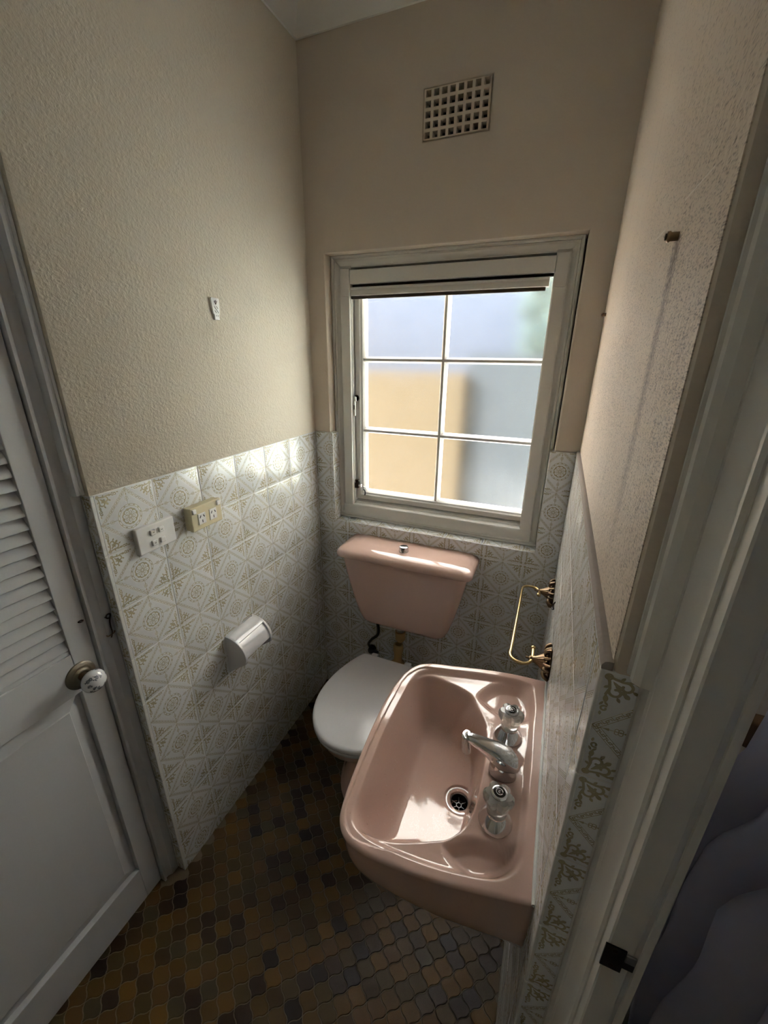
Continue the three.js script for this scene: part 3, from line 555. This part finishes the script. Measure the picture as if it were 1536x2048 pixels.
// ------------------------------------------------------------------ right-hand doorway
{
  const f = struct(group('trim_2'));
  mesh('architrave', prism([[1.0885, 1.1012], [1.052, 1.1012], [1.0505, 1.1025], [1.0505, 1.122], [1.0525, 1.1245], [1.0525, 1.127], [1.056, 1.133], [1.0595, 1.146], [1.0590, 1.160], [1.0555, 1.172], [1.0510, 1.178], [1.0490, 1.1815], [1.0490, 1.1855], [1.0515, 1.188], [1.06, 1.188], [1.0885, 1.188]], 'y', 0, 2.06, 0.35), M.joinery, f);
  mesh('jamb', prism([[1.0885, 1.1], [1.0530, 1.188], [1.0530, 1.2015], [1.0545, 1.203], [1.0750, 1.203], [1.0762, 1.2026], [1.0800, 1.2004], [1.0812, 1.1996], [1.0822, 1.2004], [1.0885, 1.2004]], 'y', 0, 2.06, 0.2), M.joinery, f);
  mesh('backband', prism([[1.06, 1.1014], [1.0345, 1.1014], [1.0335, 1.1025], [1.0335, 1.1065], [1.0365, 1.1085], [1.0365, 1.1105], [1.0350, 1.1120], [1.0360, 1.1185], [1.042, 1.1225], [1.0515, 1.1235]], 'y', T + 0.006, 2.07, 0.35), M.joinery, f);
  mesh('jamb', prism([[1.05, 1.96], [1.0885, 1.96], [1.0885, 2.03], [1.05, 2.03]], 'y', 0, 2.1), M.joinery, f);
  mesh('head', boxUV(bx(1.05, 1.0885, 2.045, 2.11, 1.10, 2.03)), M.joinery, f);
  const sp = tag(group('strike_plate', null, [1.0725, 1.066, 1.203]), 'dark metal strike plate with a bright lip on the right-hand door frame', 'strike plate');
  mesh('plate', merge([rbox(0.0185, 0.036, 0.0016, -0.0125, 0, 0.0008, 0.0004), rbox(0.012, 0.012, 0.0016, 0.000, -0.003, 0.0008, 0.0004)]), M.black, sp);
  mesh('lip', rbox(0.0095, 0.012, 0.0022, 0.0012, 0.0085, 0.0013, 0.001, 3), M.dullChrome, sp);
  for (const y of [-0.013, 0.013]) mesh('screw', lathe([[0, 0.0009], [0.0022, 0.0007], [0.0026, 0]], 12).rotateX(Math.PI / 2).translate(-0.0125, y * 0.9, 0.0016), M.rust, sp);
}

// ------------------------------------------------------------------ toilet
{
  const t = tag(group('toilet', null, [0.43, 0, 0.40]), 'low pink toilet pan with a closed white plastic lid beyond the basin', 'toilet');
  const oval = (y, cx, cz, rx, rz0, rz1, n = 40) => Array.from({ length: n }, (_, i) => { const a = (i / n) * 2 * Math.PI, s = Math.sin(a); return V(cx + rx * Math.cos(a) - 0.43, y, cz + (s > 0 ? rz1 : rz0) * s - 0.40); }).reverse();
  mesh('pan', loft([oval(0, 0.43, 0.33, 0.125, 0.24, 0.22), oval(0.012, 0.43, 0.33, 0.125, 0.24, 0.22), oval(0.03, 0.43, 0.33, 0.115, 0.23, 0.20), oval(0.14, 0.43, 0.33, 0.095, 0.22, 0.165), oval(0.22, 0.43, 0.34, 0.105, 0.22, 0.18), oval(0.30, 0.43, 0.37, 0.145, 0.22, 0.22), oval(0.36, 0.43, 0.39, 0.168, 0.22, 0.245), oval(0.388, 0.43, 0.39, 0.172, 0.22, 0.25), oval(0.392, 0.43, 0.39, 0.168, 0.215, 0.246)]), M.pink, t);
  // plan of lid and seat: straight back edge, full D-shaped front
  const half = [[0, 0.653], [0.035, 0.650], [0.075, 0.637], [0.110, 0.612], [0.140, 0.575], [0.163, 0.530], [0.177, 0.475], [0.180, 0.425], [0.176, 0.370], [0.165, 0.318], [0.145, 0.256], [0.122, 0.208], [0.112, 0.197], [0.06, 0.196]];
  const plan = (y, k) => [...half, ...half.slice(1).reverse().map(([a, z]) => [-a, z])].map(([a, z]) => V(a * k, y, 0.42 + (z - 0.42) * k - 0.40)).reverse();
  const smooth = (y, k) => new THREE.CatmullRomCurve3(plan(y, k), true, 'centripetal').getPoints(119).slice(0, 119);
  mesh('seat', loft([smooth(0.393, 0.955), smooth(0.395, 0.975), smooth(0.404, 0.982), smooth(0.408, 0.97)]), M.white, t);
  mesh('lid', loft([smooth(0.4085, 0.96), smooth(0.410, 0.985), smooth(0.414, 0.998), smooth(0.420, 1.0), smooth(0.4255, 0.993), smooth(0.4295, 0.975), smooth(0.4320, 0.94), smooth(0.4345, 0.8), smooth(0.4365, 0.5), smooth(0.4372, 0.15)]), M.white, t);
  for (const s of [-1, 1]) mesh('hinge', rbox(0.03, 0.02, 0.028, s * 0.075, 0.405, 0.178 - 0.40, 0.006), M.white, t);
  mesh('inlet_cone', lathe([[0.0135, 0.446], [0.021, 0.444], [0.0225, 0.415], [0.018, 0.395], [0.018, 0.352], [0.030, 0.346], [0.034, 0.32], [0.03, 0.28], [0.026, 0.2]], 24).translate(0.008, 0, 0.11 - 0.40), M.rubberTan, t);
}
{
  const c = tag(group('cistern', null, [0.45, 0.52, 0]), 'pink ceramic cistern with chrome flush button under the window', 'cistern');
  const sec = (y, hw, d, r = 0.03) => { const P = [], q = 5, cs = [[hw - r, d - r, 0], [-(hw - r), d - r, 1]]; P.push(V(hw, y, 0.0012)); for (const [x, z, k] of cs) for (let i = 0; i <= q; i++) { const a = k * Math.PI / 2 + (i / q) * Math.PI / 2; P.push(V(x + r * Math.cos(a), y, z + r * Math.sin(a))); } P.push(V(-hw, y, 0.0012)); return P.reverse(); };
  mesh('tank', loft([sec(0.004, 0.125, 0.09, 0.02), sec(0.0, 0.155, 0.103, 0.025), sec(0.004, 0.172, 0.112), sec(0.018, 0.187, 0.120), sec(0.05, 0.200, 0.127), sec(0.12, 0.220, 0.136), sec(0.22, 0.243, 0.145), sec(0.30, 0.258, 0.150), sec(0.338, 0.264, 0.152)], { crease: 0 }), M.pink, c);
  mesh('lid', loft([sec(0.326, 0.262, 0.150), sec(0.325, 0.276, 0.163), sec(0.329, 0.281, 0.168), sec(0.340, 0.282, 0.1695), sec(0.350, 0.2795, 0.166), sec(0.3575, 0.272, 0.157), sec(0.3625, 0.260, 0.143), sec(0.3650, 0.245, 0.128), sec(0.3665, 0.20, 0.10, 0.02)]), M.pink, c);
  const b = mesh('flush_button', lathe([[0, 0.0235], [0.010, 0.0235], [0.0165, 0.0222], [0.0185, 0.020], [0.0190, 0.006], [0.0205, 0.004], [0.0205, 0]], 32), M.chrome, c); b.position.set(-0.008, 0.3655, 0.088);
}
{
  const fp = tag(group('flush_pipe', null, [0.438, 0.52, 0.088]), 'short tan flush pipe and collar below the pink cistern', 'pipe');
  mesh('flush_pipe', merge([lathe([[0.014, -0.073], [0.014, -0.001]], 20), lathe([[0.0145, -0.062], [0.0215, -0.062], [0.0225, -0.024], [0.0225, -0.020], [0.0145, -0.020]], 24)]), M.rubberTan, fp);
  mesh('pipe_nut', merge([lathe([[0.0145, -0.020], [0.0195, -0.019], [0.0195, -0.008], [0.022, -0.007], [0.022, -0.001], [0.0145, -0.001]], 8)]), M.dullChrome, fp);
}
{
  const h = tag(group('water_hose', null, [0.26, 0.40, 0.03]), 'black curved water hose running down from the cistern behind the toilet', 'hose');
  mesh('hose', tube([[0.03, 0.1235, 0.03], [0.036, 0.10, 0.014], [0.052, 0.06, 0.012], [0.05, 0.01, 0.010], [0.015, -0.035, 0.002], [-0.006, -0.075, -0.010], [-0.004, -0.10, -0.022]], 0.0068, 60, 10), M.black, h);
  mesh('stop_valve', merge([lathe([[0, 0.034], [0.012, 0.032], [0.016, 0.02], [0.014, 0], [0.018, 0]], 16).rotateX(Math.PI / 2).translate(0.008, -0.106, -0.028), rbox(0.05, 0.018, 0.014, 0.03, -0.095, 0.01, 0.006)]), M.black, h);
}

// ------------------------------------------------------------------ wash basin
const RIM = 0.80;
{
  const outPts = [[1.0115, 0.515], [0.927, 0.520], [0.863, 0.530], [0.765, 0.553], [0.700, 0.570], [0.668, 0.591], [0.647, 0.631], [0.636, 0.686], [0.632, 0.75], [0.633, 0.80], [0.636, 0.86], [0.643, 0.94], [0.651, 1.005], [0.662, 1.045], [0.684, 1.069], [0.72, 1.079], [0.754, 1.080], [0.838, 1.074], [0.92, 1.060], [1.0115, 1.041]];
  const curve = new THREE.CatmullRomCurve3(outPts.map(([x, z]) => V(x, 0, z)), false, 'centripetal').getSpacedPoints(190);
  const wall = []; for (let k = 1; k < 50; k++) wall.push(V(1.0115, 0, 1.041 + (0.515 - 1.041) * (k / 50)));
  const O = [...curve, ...wall], C = V(0.82, 0, 0.815), n = O.length;
  const poly = (pts) => new THREE.CatmullRomCurve3(pts.map(([x, z]) => V(x, 0, z)), true, 'centripetal').getPoints(pts.length * 5).map((p) => [p.x, p.z]);
  const recess = poly([[0.672, 0.625], [0.700, 0.592], [0.771, 0.571], [0.865, 0.549], [0.944, 0.540], [0.974, 0.551], [0.985, 0.595], [0.988, 0.70], [0.989, 0.80], [0.989, 0.95], [0.983, 0.995], [0.956, 1.027], [0.918, 1.040], [0.849, 1.053], [0.773, 1.058], [0.717, 1.056], [0.684, 1.040], [0.673, 1.0], [0.668, 0.90], [0.665, 0.80], [0.667, 0.70]]);
  const bowl = poly([[0.674, 0.65], [0.699, 0.611], [0.744, 0.605], [0.796, 0.613], [0.834, 0.631], [0.858, 0.668], [0.880, 0.71], [0.892, 0.757], [0.897, 0.83], [0.894, 0.917], [0.885, 0.955], [0.862, 0.992], [0.838, 1.006], [0.777, 1.034], [0.736, 1.044], [0.702, 1.043], [0.684, 1.02], [0.677, 0.97], [0.671, 0.90], [0.668, 0.80], [0.669, 0.72]]);
  const sd = (pts, x, z) => { let d = 1e9, inn = false; for (let i = 0, j = pts.length - 1; i < pts.length; j = i++) { const [ax, az] = pts[i], [bx2, bz] = pts[j], ex = bx2 - ax, ez = bz - az, t = Math.max(0, Math.min(1, ((x - ax) * ex + (z - az) * ez) / (ex * ex + ez * ez || 1))); d = Math.min(d, Math.hypot(x - ax - ex * t, z - az - ez * t)); if ((az > z) !== (bz > z) && x < ((bx2 - ax) * (z - az)) / (bz - az) + ax) inn = !inn; } return inn ? d : -d; };
  const sst = (t) => { t = Math.max(0, Math.min(1, t)); return t * t * (3 - 2 * t); };
  const smax = (a, b, k) => { const h = Math.max(0, Math.min(1, 0.5 + (0.5 * (a - b)) / k)); return b + (a - b) * h + k * h * (1 - h); };
  const smin = (a, b, k) => -smax(-a, -b, k);
  const DR = [0.852, 0.826];
  const dishes = [[poly([[0.868, 0.984], [0.850, 1.006], [0.880, 1.034], [0.910, 1.042], [0.953, 1.024], [0.982, 0.990], [0.986, 0.955], [0.940, 0.962], [0.900, 0.966]]), 0.019], [poly([[0.862, 0.650], [0.843, 0.628], [0.868, 0.575], [0.915, 0.549], [0.955, 0.550], [0.982, 0.585], [0.985, 0.655], [0.940, 0.678], [0.898, 0.668]]), 0.017]];
  const H = (x, z) => {
    const dr = sd(recess, x, z);
    let y = RIM - 0.0125 * sst((dr + 0.002) / 0.015) - 0.12 * Math.min(0.02, Math.max(0, dr - 0.010));
    for (const [d, dep] of dishes) y -= dep * sst((sd(d, x, z) + 0.001) / 0.026);
    const db = sd(bowl, x, z);
    if (db > -0.02) {
      const r = Math.hypot(x - DR[0], z - DR[1]), floor = 0.6595 + 0.115 * r + 0.16 * Math.max(0, r - 0.10) ** 1.5;
      const slope = 1.9 + 3.6 * sst((x - 0.79) / 0.07) * sst((0.99 - z) / 0.06) * sst((z - 0.66) / 0.08);
      const wallY = RIM - 0.0105 - slope * Math.max(-0.004, db);
      y = smin(y, smax(wallY, floor, 0.03), 0.005);
      if (r < 0.036) y -= 0.0025 * sst((0.036 - r) / 0.004);
      if (r < 0.021) y -= 0.03 * sst((0.021 - r) / 0.003);
    }
    return y;
  };
  const P = [], T3 = [], UV = [], rings = [];
  const add = (fn) => { rings.push(P.length); for (let i = 0; i < n; i++) { const p = fn(O[i], i); P.push(p); UV.push([(p.x - 0.62) / 0.4, (p.z - 0.5) / 0.6]); } };
  // underside to rim to bowl
  const onWall = (o) => o.x > 1.011, sag = (x, y) => y - 0.045 * Math.min(1, Math.max(0, (0.785 - y) / 0.12)) * Math.min(1, Math.max(0, (x - 0.74) / 0.27));
  const sc = (f, y) => (o) => { const x = onWall(o) ? 1.0115 : C.x + (o.x - C.x) * f + (1 - f) * 0.10 * ((o.x - 0.63) / 0.38); return V(x, sag(x, y), C.z + (o.z - C.z) * f); };
  for (const [f, y] of [[0.20, 0.575], [0.45, 0.578], [0.62, 0.59], [0.75, 0.613], [0.845, 0.643], [0.905, 0.675], [0.945, 0.706], [0.968, 0.735], [0.982, 0.765], [0.990, 0.780], [0.9955, 0.788], [0.999, 0.7925]]) add(sc(f, y));
  const R = 104; for (let k = 0; k < R; k++) { const t = 1 - k / R, f = 1 - (1 - t) ** 1.25; add((o) => { const x = C.x + (o.x - C.x) * f, z = C.z + (o.z - C.z) * f; const e = onWall(o) ? 1 : Math.min(1, ((1 - f) * Math.hypot(o.x - C.x, o.z - C.z)) / 0.008); return V(x, H(x, z) - 0.0048 * (1 - Math.sqrt(Math.max(0, 1 - (1 - e) ** 2))), z); }); }
  for (let r = 0; r + 1 < rings.length; r++) for (let i = 0; i < n; i++) { const j = (i + 1) % n, a = rings[r] + i, b = rings[r] + j, c = rings[r + 1] + i, d = rings[r + 1] + j; T3.push([a, d, b], [a, c, d]); }
  for (const [ri, rev] of [[0, 1], [rings.length - 1, 0]]) { const c = V(0, 0, 0); for (let i = 0; i < n; i++) c.add(P[rings[ri] + i]); c.divideScalar(n); P.push(c); UV.push([(c.x - 0.62) / 0.4, (c.z - 0.5) / 0.6]); for (let i = 0; i < n; i++) { const a = rings[ri] + i, b = rings[ri] + (i + 1) % n; T3.push(rev ? [P.length - 1, a, b] : [P.length - 1, b, a]); } }
  const b = tag(group('wash_basin', null, [0.82, 0.60, 0.815]), 'pink ceramic wash basin hung on the right-hand wall', 'wash basin');
  const film = canvasTex(1024, 1024, (g, N) => {
    g.fillStyle = '#cbaca0'; g.fillRect(0, 0, N, N); const old = seed; seed = 41;
    const at = (x, z) => [((x - 0.62) / 0.4) * N, (1 - (z - 0.5) / 0.6) * N];
    for (let k = 0; k < 5200; k++) { const gx = rnd() + rnd() + rnd() - 1.5, gz = rnd() + rnd() + rnd() - 1.5, near = rnd() < 0.6, [x, y] = near ? at(0.81 + gx * 0.045, 0.90 + gz * 0.075) : at(0.80 + gx * 0.12, 0.80 + gz * 0.2); if (blot[(Math.floor(y / 2) % 512) * 512 + (Math.floor(x / 2) % 512)] < 0.48) continue; g.fillStyle = `rgba(222,210,214,${0.08 + rnd() * 0.22})`; g.beginPath(); g.arc(x, y, 0.6 + rnd() * 1.7, 0, 7); g.fill(); }
    for (let k = 0; k < 260; k++) { const [x, y] = at(0.63 + rnd() * 0.38, 0.52 + rnd() * 0.55); g.fillStyle = `rgba(90,60,50,${rnd() * 0.25})`; g.beginPath(); g.arc(x, y, 0.8 + rnd() * 1.4, 0, 7); g.fill(); }
    seed = old;
  });
  const basinMat = phy({ map: film, roughness: 0.06, bumpMap: softTex, bumpScale: 0.0003 });
  mesh('bowl', fromTris(P, T3, UV, 0).translate(-0.82, -0.60, -0.815), basinMat, b);
  const s = []; for (let k = 0; k <= 26; k++) s.push([1.0098 + (rnd() - 0.5) * 0.0012 - 0.82, RIM + 0.0006 - 0.60, 0.513 + k * 0.0204 - 0.815]);
  mesh('sealant', tube(s, 0.0034, 80, 8), M.silicone, b);
  // waste outlet
  const w = group('waste', b, [DR[0] - 0.82, 0.6578 - 0.60, DR[1] - 0.815]);
  mesh('flange', lathe([[0.0188, -0.022], [0.0190, -0.004], [0.0205, -0.0005], [0.0250, 0.0016], [0.0305, 0.0030], [0.0318, 0.0018], [0.0318, 0.0]], 48), M.dullChrome, w);
  mesh('well', lathe([[0, -0.026], [0.0186, -0.026], [0.0186, -0.002]], 32), M.dark, w);
  const sp = [new THREE.TorusGeometry(0.0055, 0.0009, 6, 24).rotateX(Math.PI / 2).translate(0, -0.013, 0)]; for (let k = 0; k < 6; k++) { const a = k * Math.PI / 3 + 0.3; sp.push(tube([[0.0058 * Math.cos(a), -0.013, 0.0058 * Math.sin(a)], [0.012 * Math.cos(a), -0.013, 0.012 * Math.sin(a)], [0.0188 * Math.cos(a), -0.013, 0.0188 * Math.sin(a)]], 0.0009, 6, 5)); }
  mesh('strainer', merge(sp), M.dullChrome, w);
}
// ------------------------------------------------------------------ taps and spout
const dial = (mark, turn) => canvasTex(128, 128, (g) => { g.fillStyle = '#101113'; g.fillRect(0, 0, 128, 128); g.translate(64, 64); g.rotate(turn); g.strokeStyle = '#e8e8ea'; g.lineWidth = 6; g.beginPath(); g.arc(0, 0, 34, 0.3, 6.1); g.stroke(); g.fillStyle = '#e8e8ea'; g.font = 'bold 40px sans-serif'; g.textAlign = 'center'; g.textBaseline = 'middle'; g.fillText(mark, 0, 2); });
function tap(z, label, mark, turn) {
  const t = tag(group('tap', null, [0.9345, 0.7865, z]), label, 'tap', 'taps on the pink basin');
  mesh('base', lathe([[0, 0], [0.0315, 0], [0.0320, 0.002], [0.0305, 0.0045], [0.0235, 0.0165], [0.0185, 0.0235], [0.0170, 0.0265], [0.0170, 0.030], [0.0, 0.030]], 48), M.chrome, t);
  const prof = [[0.0145, 0.028, 0], [0.0185, 0.0285, 0], [0.0192, 0.032, 0.0], [0.0188, 0.042, 0.02], [0.0200, 0.047, 0.06], [0.0242, 0.052, 0.14], [0.0272, 0.058, 0.22], [0.0280, 0.065, 0.28], [0.0270, 0.071, 0.32], [0.0235, 0.0752, 0.33], [0.0150, 0.0758, 0.10], [0.006, 0.0758, 0]];
  mesh('handle', loft(prof.map(([r, y, k]) => Array.from({ length: 60 }, (_, i) => { const a = -(i / 60) * 2 * Math.PI, q = r * (1 - k + k * Math.abs(Math.cos(a * 3 + turn)) ** 0.6 * 1.15); return V(q * Math.cos(a), y, q * Math.sin(a)); })), { crease: 0.5 }), M.acrylic, t);
  const cap = mesh('cap', lathe([[0.0150, 0.0745], [0.0155, 0.0765], [0.0152, 0.0785], [0.0140, 0.0802], [0.0116, 0.0812], [0.0110, 0.0806], [0, 0.0806]], 40), M.chrome, t);
  const disc = lathe([[0, 0.0816], [0.0105, 0.0813], [0.0110, 0.0805]], 32), p = disc.attributes.position, uv = disc.attributes.uv; for (let i = 0; i < p.count; i++) uv.setXY(i, 0.5 + p.getX(i) / 0.0225, 0.5 - p.getZ(i) / 0.0225);
  mesh('indicator', disc, phy({ map: dial(mark, turn), roughness: 0.15 }), cap);
  return t;
}
tap(0.721, 'clear-handled tap at the window end of the basin', 'H', 0.4);
tap(0.9265, 'clear-handled tap at the end of the basin nearest the doorway', 'C', 0.1);
{
  const t = tag(group('basin_spout', null, [0.93, 0.7885, 0.823]), 'chrome spout between the two clear-handled taps', 'spout');
  mesh('foot', loft([ring(V(0.004, 0, 0), V(1, 0, 0), V(0, 0, -1), 0.029, 0.022, 32), ring(V(0.004, 0.004, 0), V(1, 0, 0), V(0, 0, -1), 0.029, 0.022, 32), ring(V(0.002, 0.022, 0), V(1, 0, 0), V(0, 0, -1), 0.026, 0.021, 32), ring(V(0, 0.040, 0), V(1, 0, 0), V(0, 0, -1), 0.018, 0.017, 32)]), M.chrome, t);
  const secs = [[0.0325, 0.017, 0.003, 0.003], [0.028, 0.024, 0.011, 0.010], [0.018, 0.0345, 0.0195, 0.0195], [0.004, 0.0440, 0.0235, 0.0240], [-0.012, 0.0515, 0.0222, 0.0195], [-0.030, 0.0580, 0.0185, 0.0145], [-0.050, 0.0640, 0.0148, 0.0105], [-0.068, 0.0680, 0.0122, 0.0080], [-0.0775, 0.0690, 0.0108, 0.0070]];
  const rg = secs.map(([x, y, w, h], i) => { const a = secs[Math.max(0, i - 1)], b = secs[Math.min(secs.length - 1, i + 1)], d = V(b[0] - a[0], b[1] - a[1], 0).normalize(); return ring(V(x, y, 0), V(0, 0, 1), V(-d.y, d.x, 0).multiplyScalar(-1), w, h, 32, 2.6).reverse(); });
  mesh('arm', loft(rg, { crease: 0 }), M.chrome, t);
  mesh('nozzle', loft([ring(V(-0.0755, 0.072, 0), V(1, 0, 0), V(0, 0, -1), 0.0035, 0.0075, 24), ring(V(-0.0775, 0.0755, 0), V(1, 0, 0), V(0, 0, -1), 0.0085, 0.0112, 24), ring(V(-0.0785, 0.070, 0), V(1, 0, 0), V(0, 0, -1), 0.0095, 0.0122, 24), ring(V(-0.0770, 0.050, 0), V(1, 0, 0), V(0, 0, -1), 0.0095, 0.0112, 24), ring(V(-0.0745, 0.030, 0), V(1, 0, 0), V(0, 0, -1), 0.0105, 0.0115, 24), ring(V(-0.0735, 0.028, 0), V(1, 0, 0), V(0, 0, -1), 0.0085, 0.0095, 24)].reverse()), M.chrome, t);
}
// ------------------------------------------------------------------ brass towel ring bar on the right wall
{
  const Y = 0.852, t = tag(group('towel_rail', null, [W, Y, 0.31]), 'brass towel rail on two ornate rosettes beside the cistern', 'towel rail');
  for (const z of [0.128, 0.505]) {
    const r = group('rosette', t, [0, 0, z - 0.31]), fl = [];
    const prof = [[0.0065, 0.048], [0.0085, 0.045], [0.0095, 0.040], [0.014, 0.030], [0.021, 0.018], [0.0265, 0.010], [0.027, 0.006]];
    mesh('fluted_cup', loft(prof.map(([q, h], k) => Array.from({ length: 64 }, (_, i) => { const a = (i / 64) * 2 * Math.PI, f = q * (1 + (k > 2 ? 0.07 : 0) * Math.abs(Math.sin(a * 8))); return V(-h, f * Math.sin(a), f * Math.cos(a)); }), { crease: 0 })), M.oldBrass, r);
    for (let k = 0; k < 14; k++) { const a = (k / 14) * 2 * Math.PI, L = k % 2 ? 0.049 : 0.040, c = Math.cos(a), s = Math.sin(a); fl.push(tube([[-0.008, 0.020 * s, 0.020 * c], [-0.016, 0.031 * s, 0.031 * c], [-0.012, L * 0.88 * s, L * 0.88 * c], [-0.002, L * s, L * c]], 0.0048, 10, 6), new THREE.SphereGeometry(0.0042, 8, 6).translate(-0.011, 0.035 * Math.sin(a + 0.22), 0.035 * Math.cos(a + 0.22))); }
    fl.push(lathe([[0, 0.004], [0.040, 0.004], [0.043, 0.0005], [0, 0.0005]], 32).rotateZ(Math.PI / 2));
    mesh('leaf_collar', merge(fl), M.oldBrass, r);
    mesh('boss', merge([new THREE.SphereGeometry(0.0075, 16, 12).translate(-0.0495, 0, 0), tube([[-0.05, 0, 0], [-0.058, 0.001, 0], [-0.064, 0.002, 0]], 0.003, 6, 8)]), M.oldBrass, r);
  }
  const p = [[-0.047, 0.006, 0.155], [-0.046, 0.003, 0.172], [-0.047, 0.0, 0.195], [-0.053, -0.001, 0.212], [-0.066, 0, 0.222], [-0.083, 0, 0.222], [-0.097, 0, 0.214], [-0.104, 0, 0.200], [-0.104, 0, 0.17], [-0.104, 0, 0.05], [-0.104, 0, -0.06], [-0.104, 0, -0.165], [-0.103, 0, -0.184], [-0.094, 0, -0.197], [-0.080, 0, -0.202], [-0.064, 0, -0.200], [-0.053, 0, -0.191], [-0.048, 0, -0.178], [-0.048, 0.002, -0.160], [-0.049, 0.004, -0.148]];
  mesh('bar', tube(p, 0.0042, 160, 12), M.brass, t);
  for (const q of [p[0], p[p.length - 1]]) mesh('finial', new THREE.SphereGeometry(0.0068, 16, 12).translate(...q), M.brass, t);
}
// ------------------------------------------------------------------ plugs and a hole in the right wall
function plug(z, label) {
  const t = tag(group('wall_plug', null, [1.021, 1.735, z]), label, 'wall plug', 'wall plugs in the right wall');
  mesh('sleeve', lathe([[0.0022, 0], [0.0042, 0], [0.0042, 0.007], [0.0052, 0.008], [0.0050, 0.0105], [0.0022, 0.0105]], 12).rotateZ(Math.PI / 2), M.oldBrass, t);
  mesh('screw', lathe([[0, 0.0125], [0.003, 0.012], [0.0032, 0.011], [0.0018, 0.010], [0.0018, 0]], 10).rotateZ(Math.PI / 2), M.rust, t);
}
plug(0.930, 'brown wall plug with a screw sticking out of the stained right wall');
plug(0.060, 'tiny wall plug high on the right wall near the window corner');
{
  const t = tag(group('broken_hook', null, [W, 0.90, 0.285]), 'black broken hook stub in the tiled right wall above the basin', 'hook');
  mesh('stub', tube([[0.002, 0.012, -0.004], [-0.004, 0.006, 0], [-0.005, -0.002, 0.004], [-0.003, -0.010, 0.008], [-0.007, -0.012, 0.004]], 0.0022, 20, 6), M.black, t);
}
// ------------------------------------------------------------------ shower curtain and peg
{
  const t = tag(group('shower_curtain', null, [1.32, 1.0, 1.0]), 'white shower curtain hanging in folds through the dark right-hand doorway', 'curtain');
  const front = [], back = [], nu = 150, nv = 60;
  for (let j = 0; j <= nv; j++) {
    const v = j / nv, y = 1.96 - v * 1.9, A = [], B = [];
    for (let i = 0; i <= nu; i++) {
      const u = i / nu, lean = 0.802 + 0.055 * Math.max(0, (1.06 - y) / 0.8) + 0.012 * Math.sin(y * 9);
      const z = lean + 0.022 * Math.min(1, Math.max(0, (y - 0.93) / 0.10)) + u * 0.72, ph = u * 6.283 * 8.0 + 2.2 + 0.5 * Math.sin(y * 2.1) + 1.2 * u;
      const amp = 0.024 + 0.024 * v + 0.008 * Math.sin(u * 20 + y * 3);
      const up = Math.min(1, Math.max(0, (y - 0.93) / 0.10));
      const x = 1.283 + 0.045 * up + amp * Math.sin(ph) + 0.010 * Math.sin(y * 5 + u * 9) * v + 0.004 * Math.sin(y * 23 + u * 31) - 0.03 * (1 - u) * v;
      A.push(V(x - 0.0008, y, z + 0.012 * Math.cos(ph * 1.0))); B.push(V(x + 0.0008, y, z + 0.012 * Math.cos(ph)));
    }
    front.push([...A, ...B.reverse()].map((p) => p.sub(V(1.32, 1, 1))));
  }
  mesh('cloth', boxUV(loft(front, { caps: [false, false], crease: 0 })), M.fabric, t);
  mesh('rail', new THREE.CylinderGeometry(0.011, 0.011, 1.62, 16).rotateX(Math.PI / 2).translate(-0.035, 0.985, 0.59), M.chrome, t);
  const k = tag(mesh('wooden_peg', rbox(0.045, 0.055, 0.03, 0, 0, 0, 0.006), M.wood), 'brown wooden peg on the wall beside the white shower curtain', 'peg');
  k.position.set(1.315, 1.045, 0.7955);
}
// ------------------------------------------------------------------ outdoors: blur behind the frosted glass, and masses added to shape the daylight
{
  struct(mesh('ground', boxUV(new THREE.BoxGeometry(14, 0.1, 9).translate(0.5, -0.35, -4.6)), M.concrete));
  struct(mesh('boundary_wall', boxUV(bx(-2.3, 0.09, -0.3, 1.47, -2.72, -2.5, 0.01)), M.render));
  struct(mesh('added_bounce_house', boxUV(bx(-9, -2.3, -0.3, 2.6, -4.5, -2.5, 0.01)), M.clay));  // added out of view to throw warm sunlight onto the right wall
  struct(mesh('added_sky_block', boxUV(bx(-6, 0.4, -0.3, 4.2, -9, -6.2, 0.01)), M.slate));  // added mass that blocks the low sky behind the upper panes
  struct(mesh('added_bounce_wall', boxUV(bx(2.3, 2.5, -0.3, 2.0, -6, -0.5, 0.01)), M.cream));  // added reflector, unseen: bounces sun through the window onto the left wall
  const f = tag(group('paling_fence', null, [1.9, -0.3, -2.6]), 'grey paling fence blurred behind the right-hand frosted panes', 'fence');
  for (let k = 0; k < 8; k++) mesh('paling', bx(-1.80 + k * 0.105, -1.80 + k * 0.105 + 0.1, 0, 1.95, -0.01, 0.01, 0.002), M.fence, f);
  const g = new THREE.IcosahedronGeometry(0.09, 1), spots = [];
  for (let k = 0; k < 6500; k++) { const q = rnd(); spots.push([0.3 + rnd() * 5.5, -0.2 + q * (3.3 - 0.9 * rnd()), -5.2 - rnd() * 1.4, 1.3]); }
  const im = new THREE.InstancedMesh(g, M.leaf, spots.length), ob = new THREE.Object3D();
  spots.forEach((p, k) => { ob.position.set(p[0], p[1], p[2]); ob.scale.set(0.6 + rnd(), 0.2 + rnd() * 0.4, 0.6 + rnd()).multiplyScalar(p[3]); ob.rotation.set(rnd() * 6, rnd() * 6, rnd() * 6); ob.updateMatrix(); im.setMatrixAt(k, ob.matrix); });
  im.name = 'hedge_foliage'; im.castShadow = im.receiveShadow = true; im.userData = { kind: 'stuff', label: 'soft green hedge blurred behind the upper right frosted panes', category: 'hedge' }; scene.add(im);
}
for (const m of Object.values(M)) if (!m.transmission) m.side = THREE.DoubleSide;
renderer.render(scene, camera);
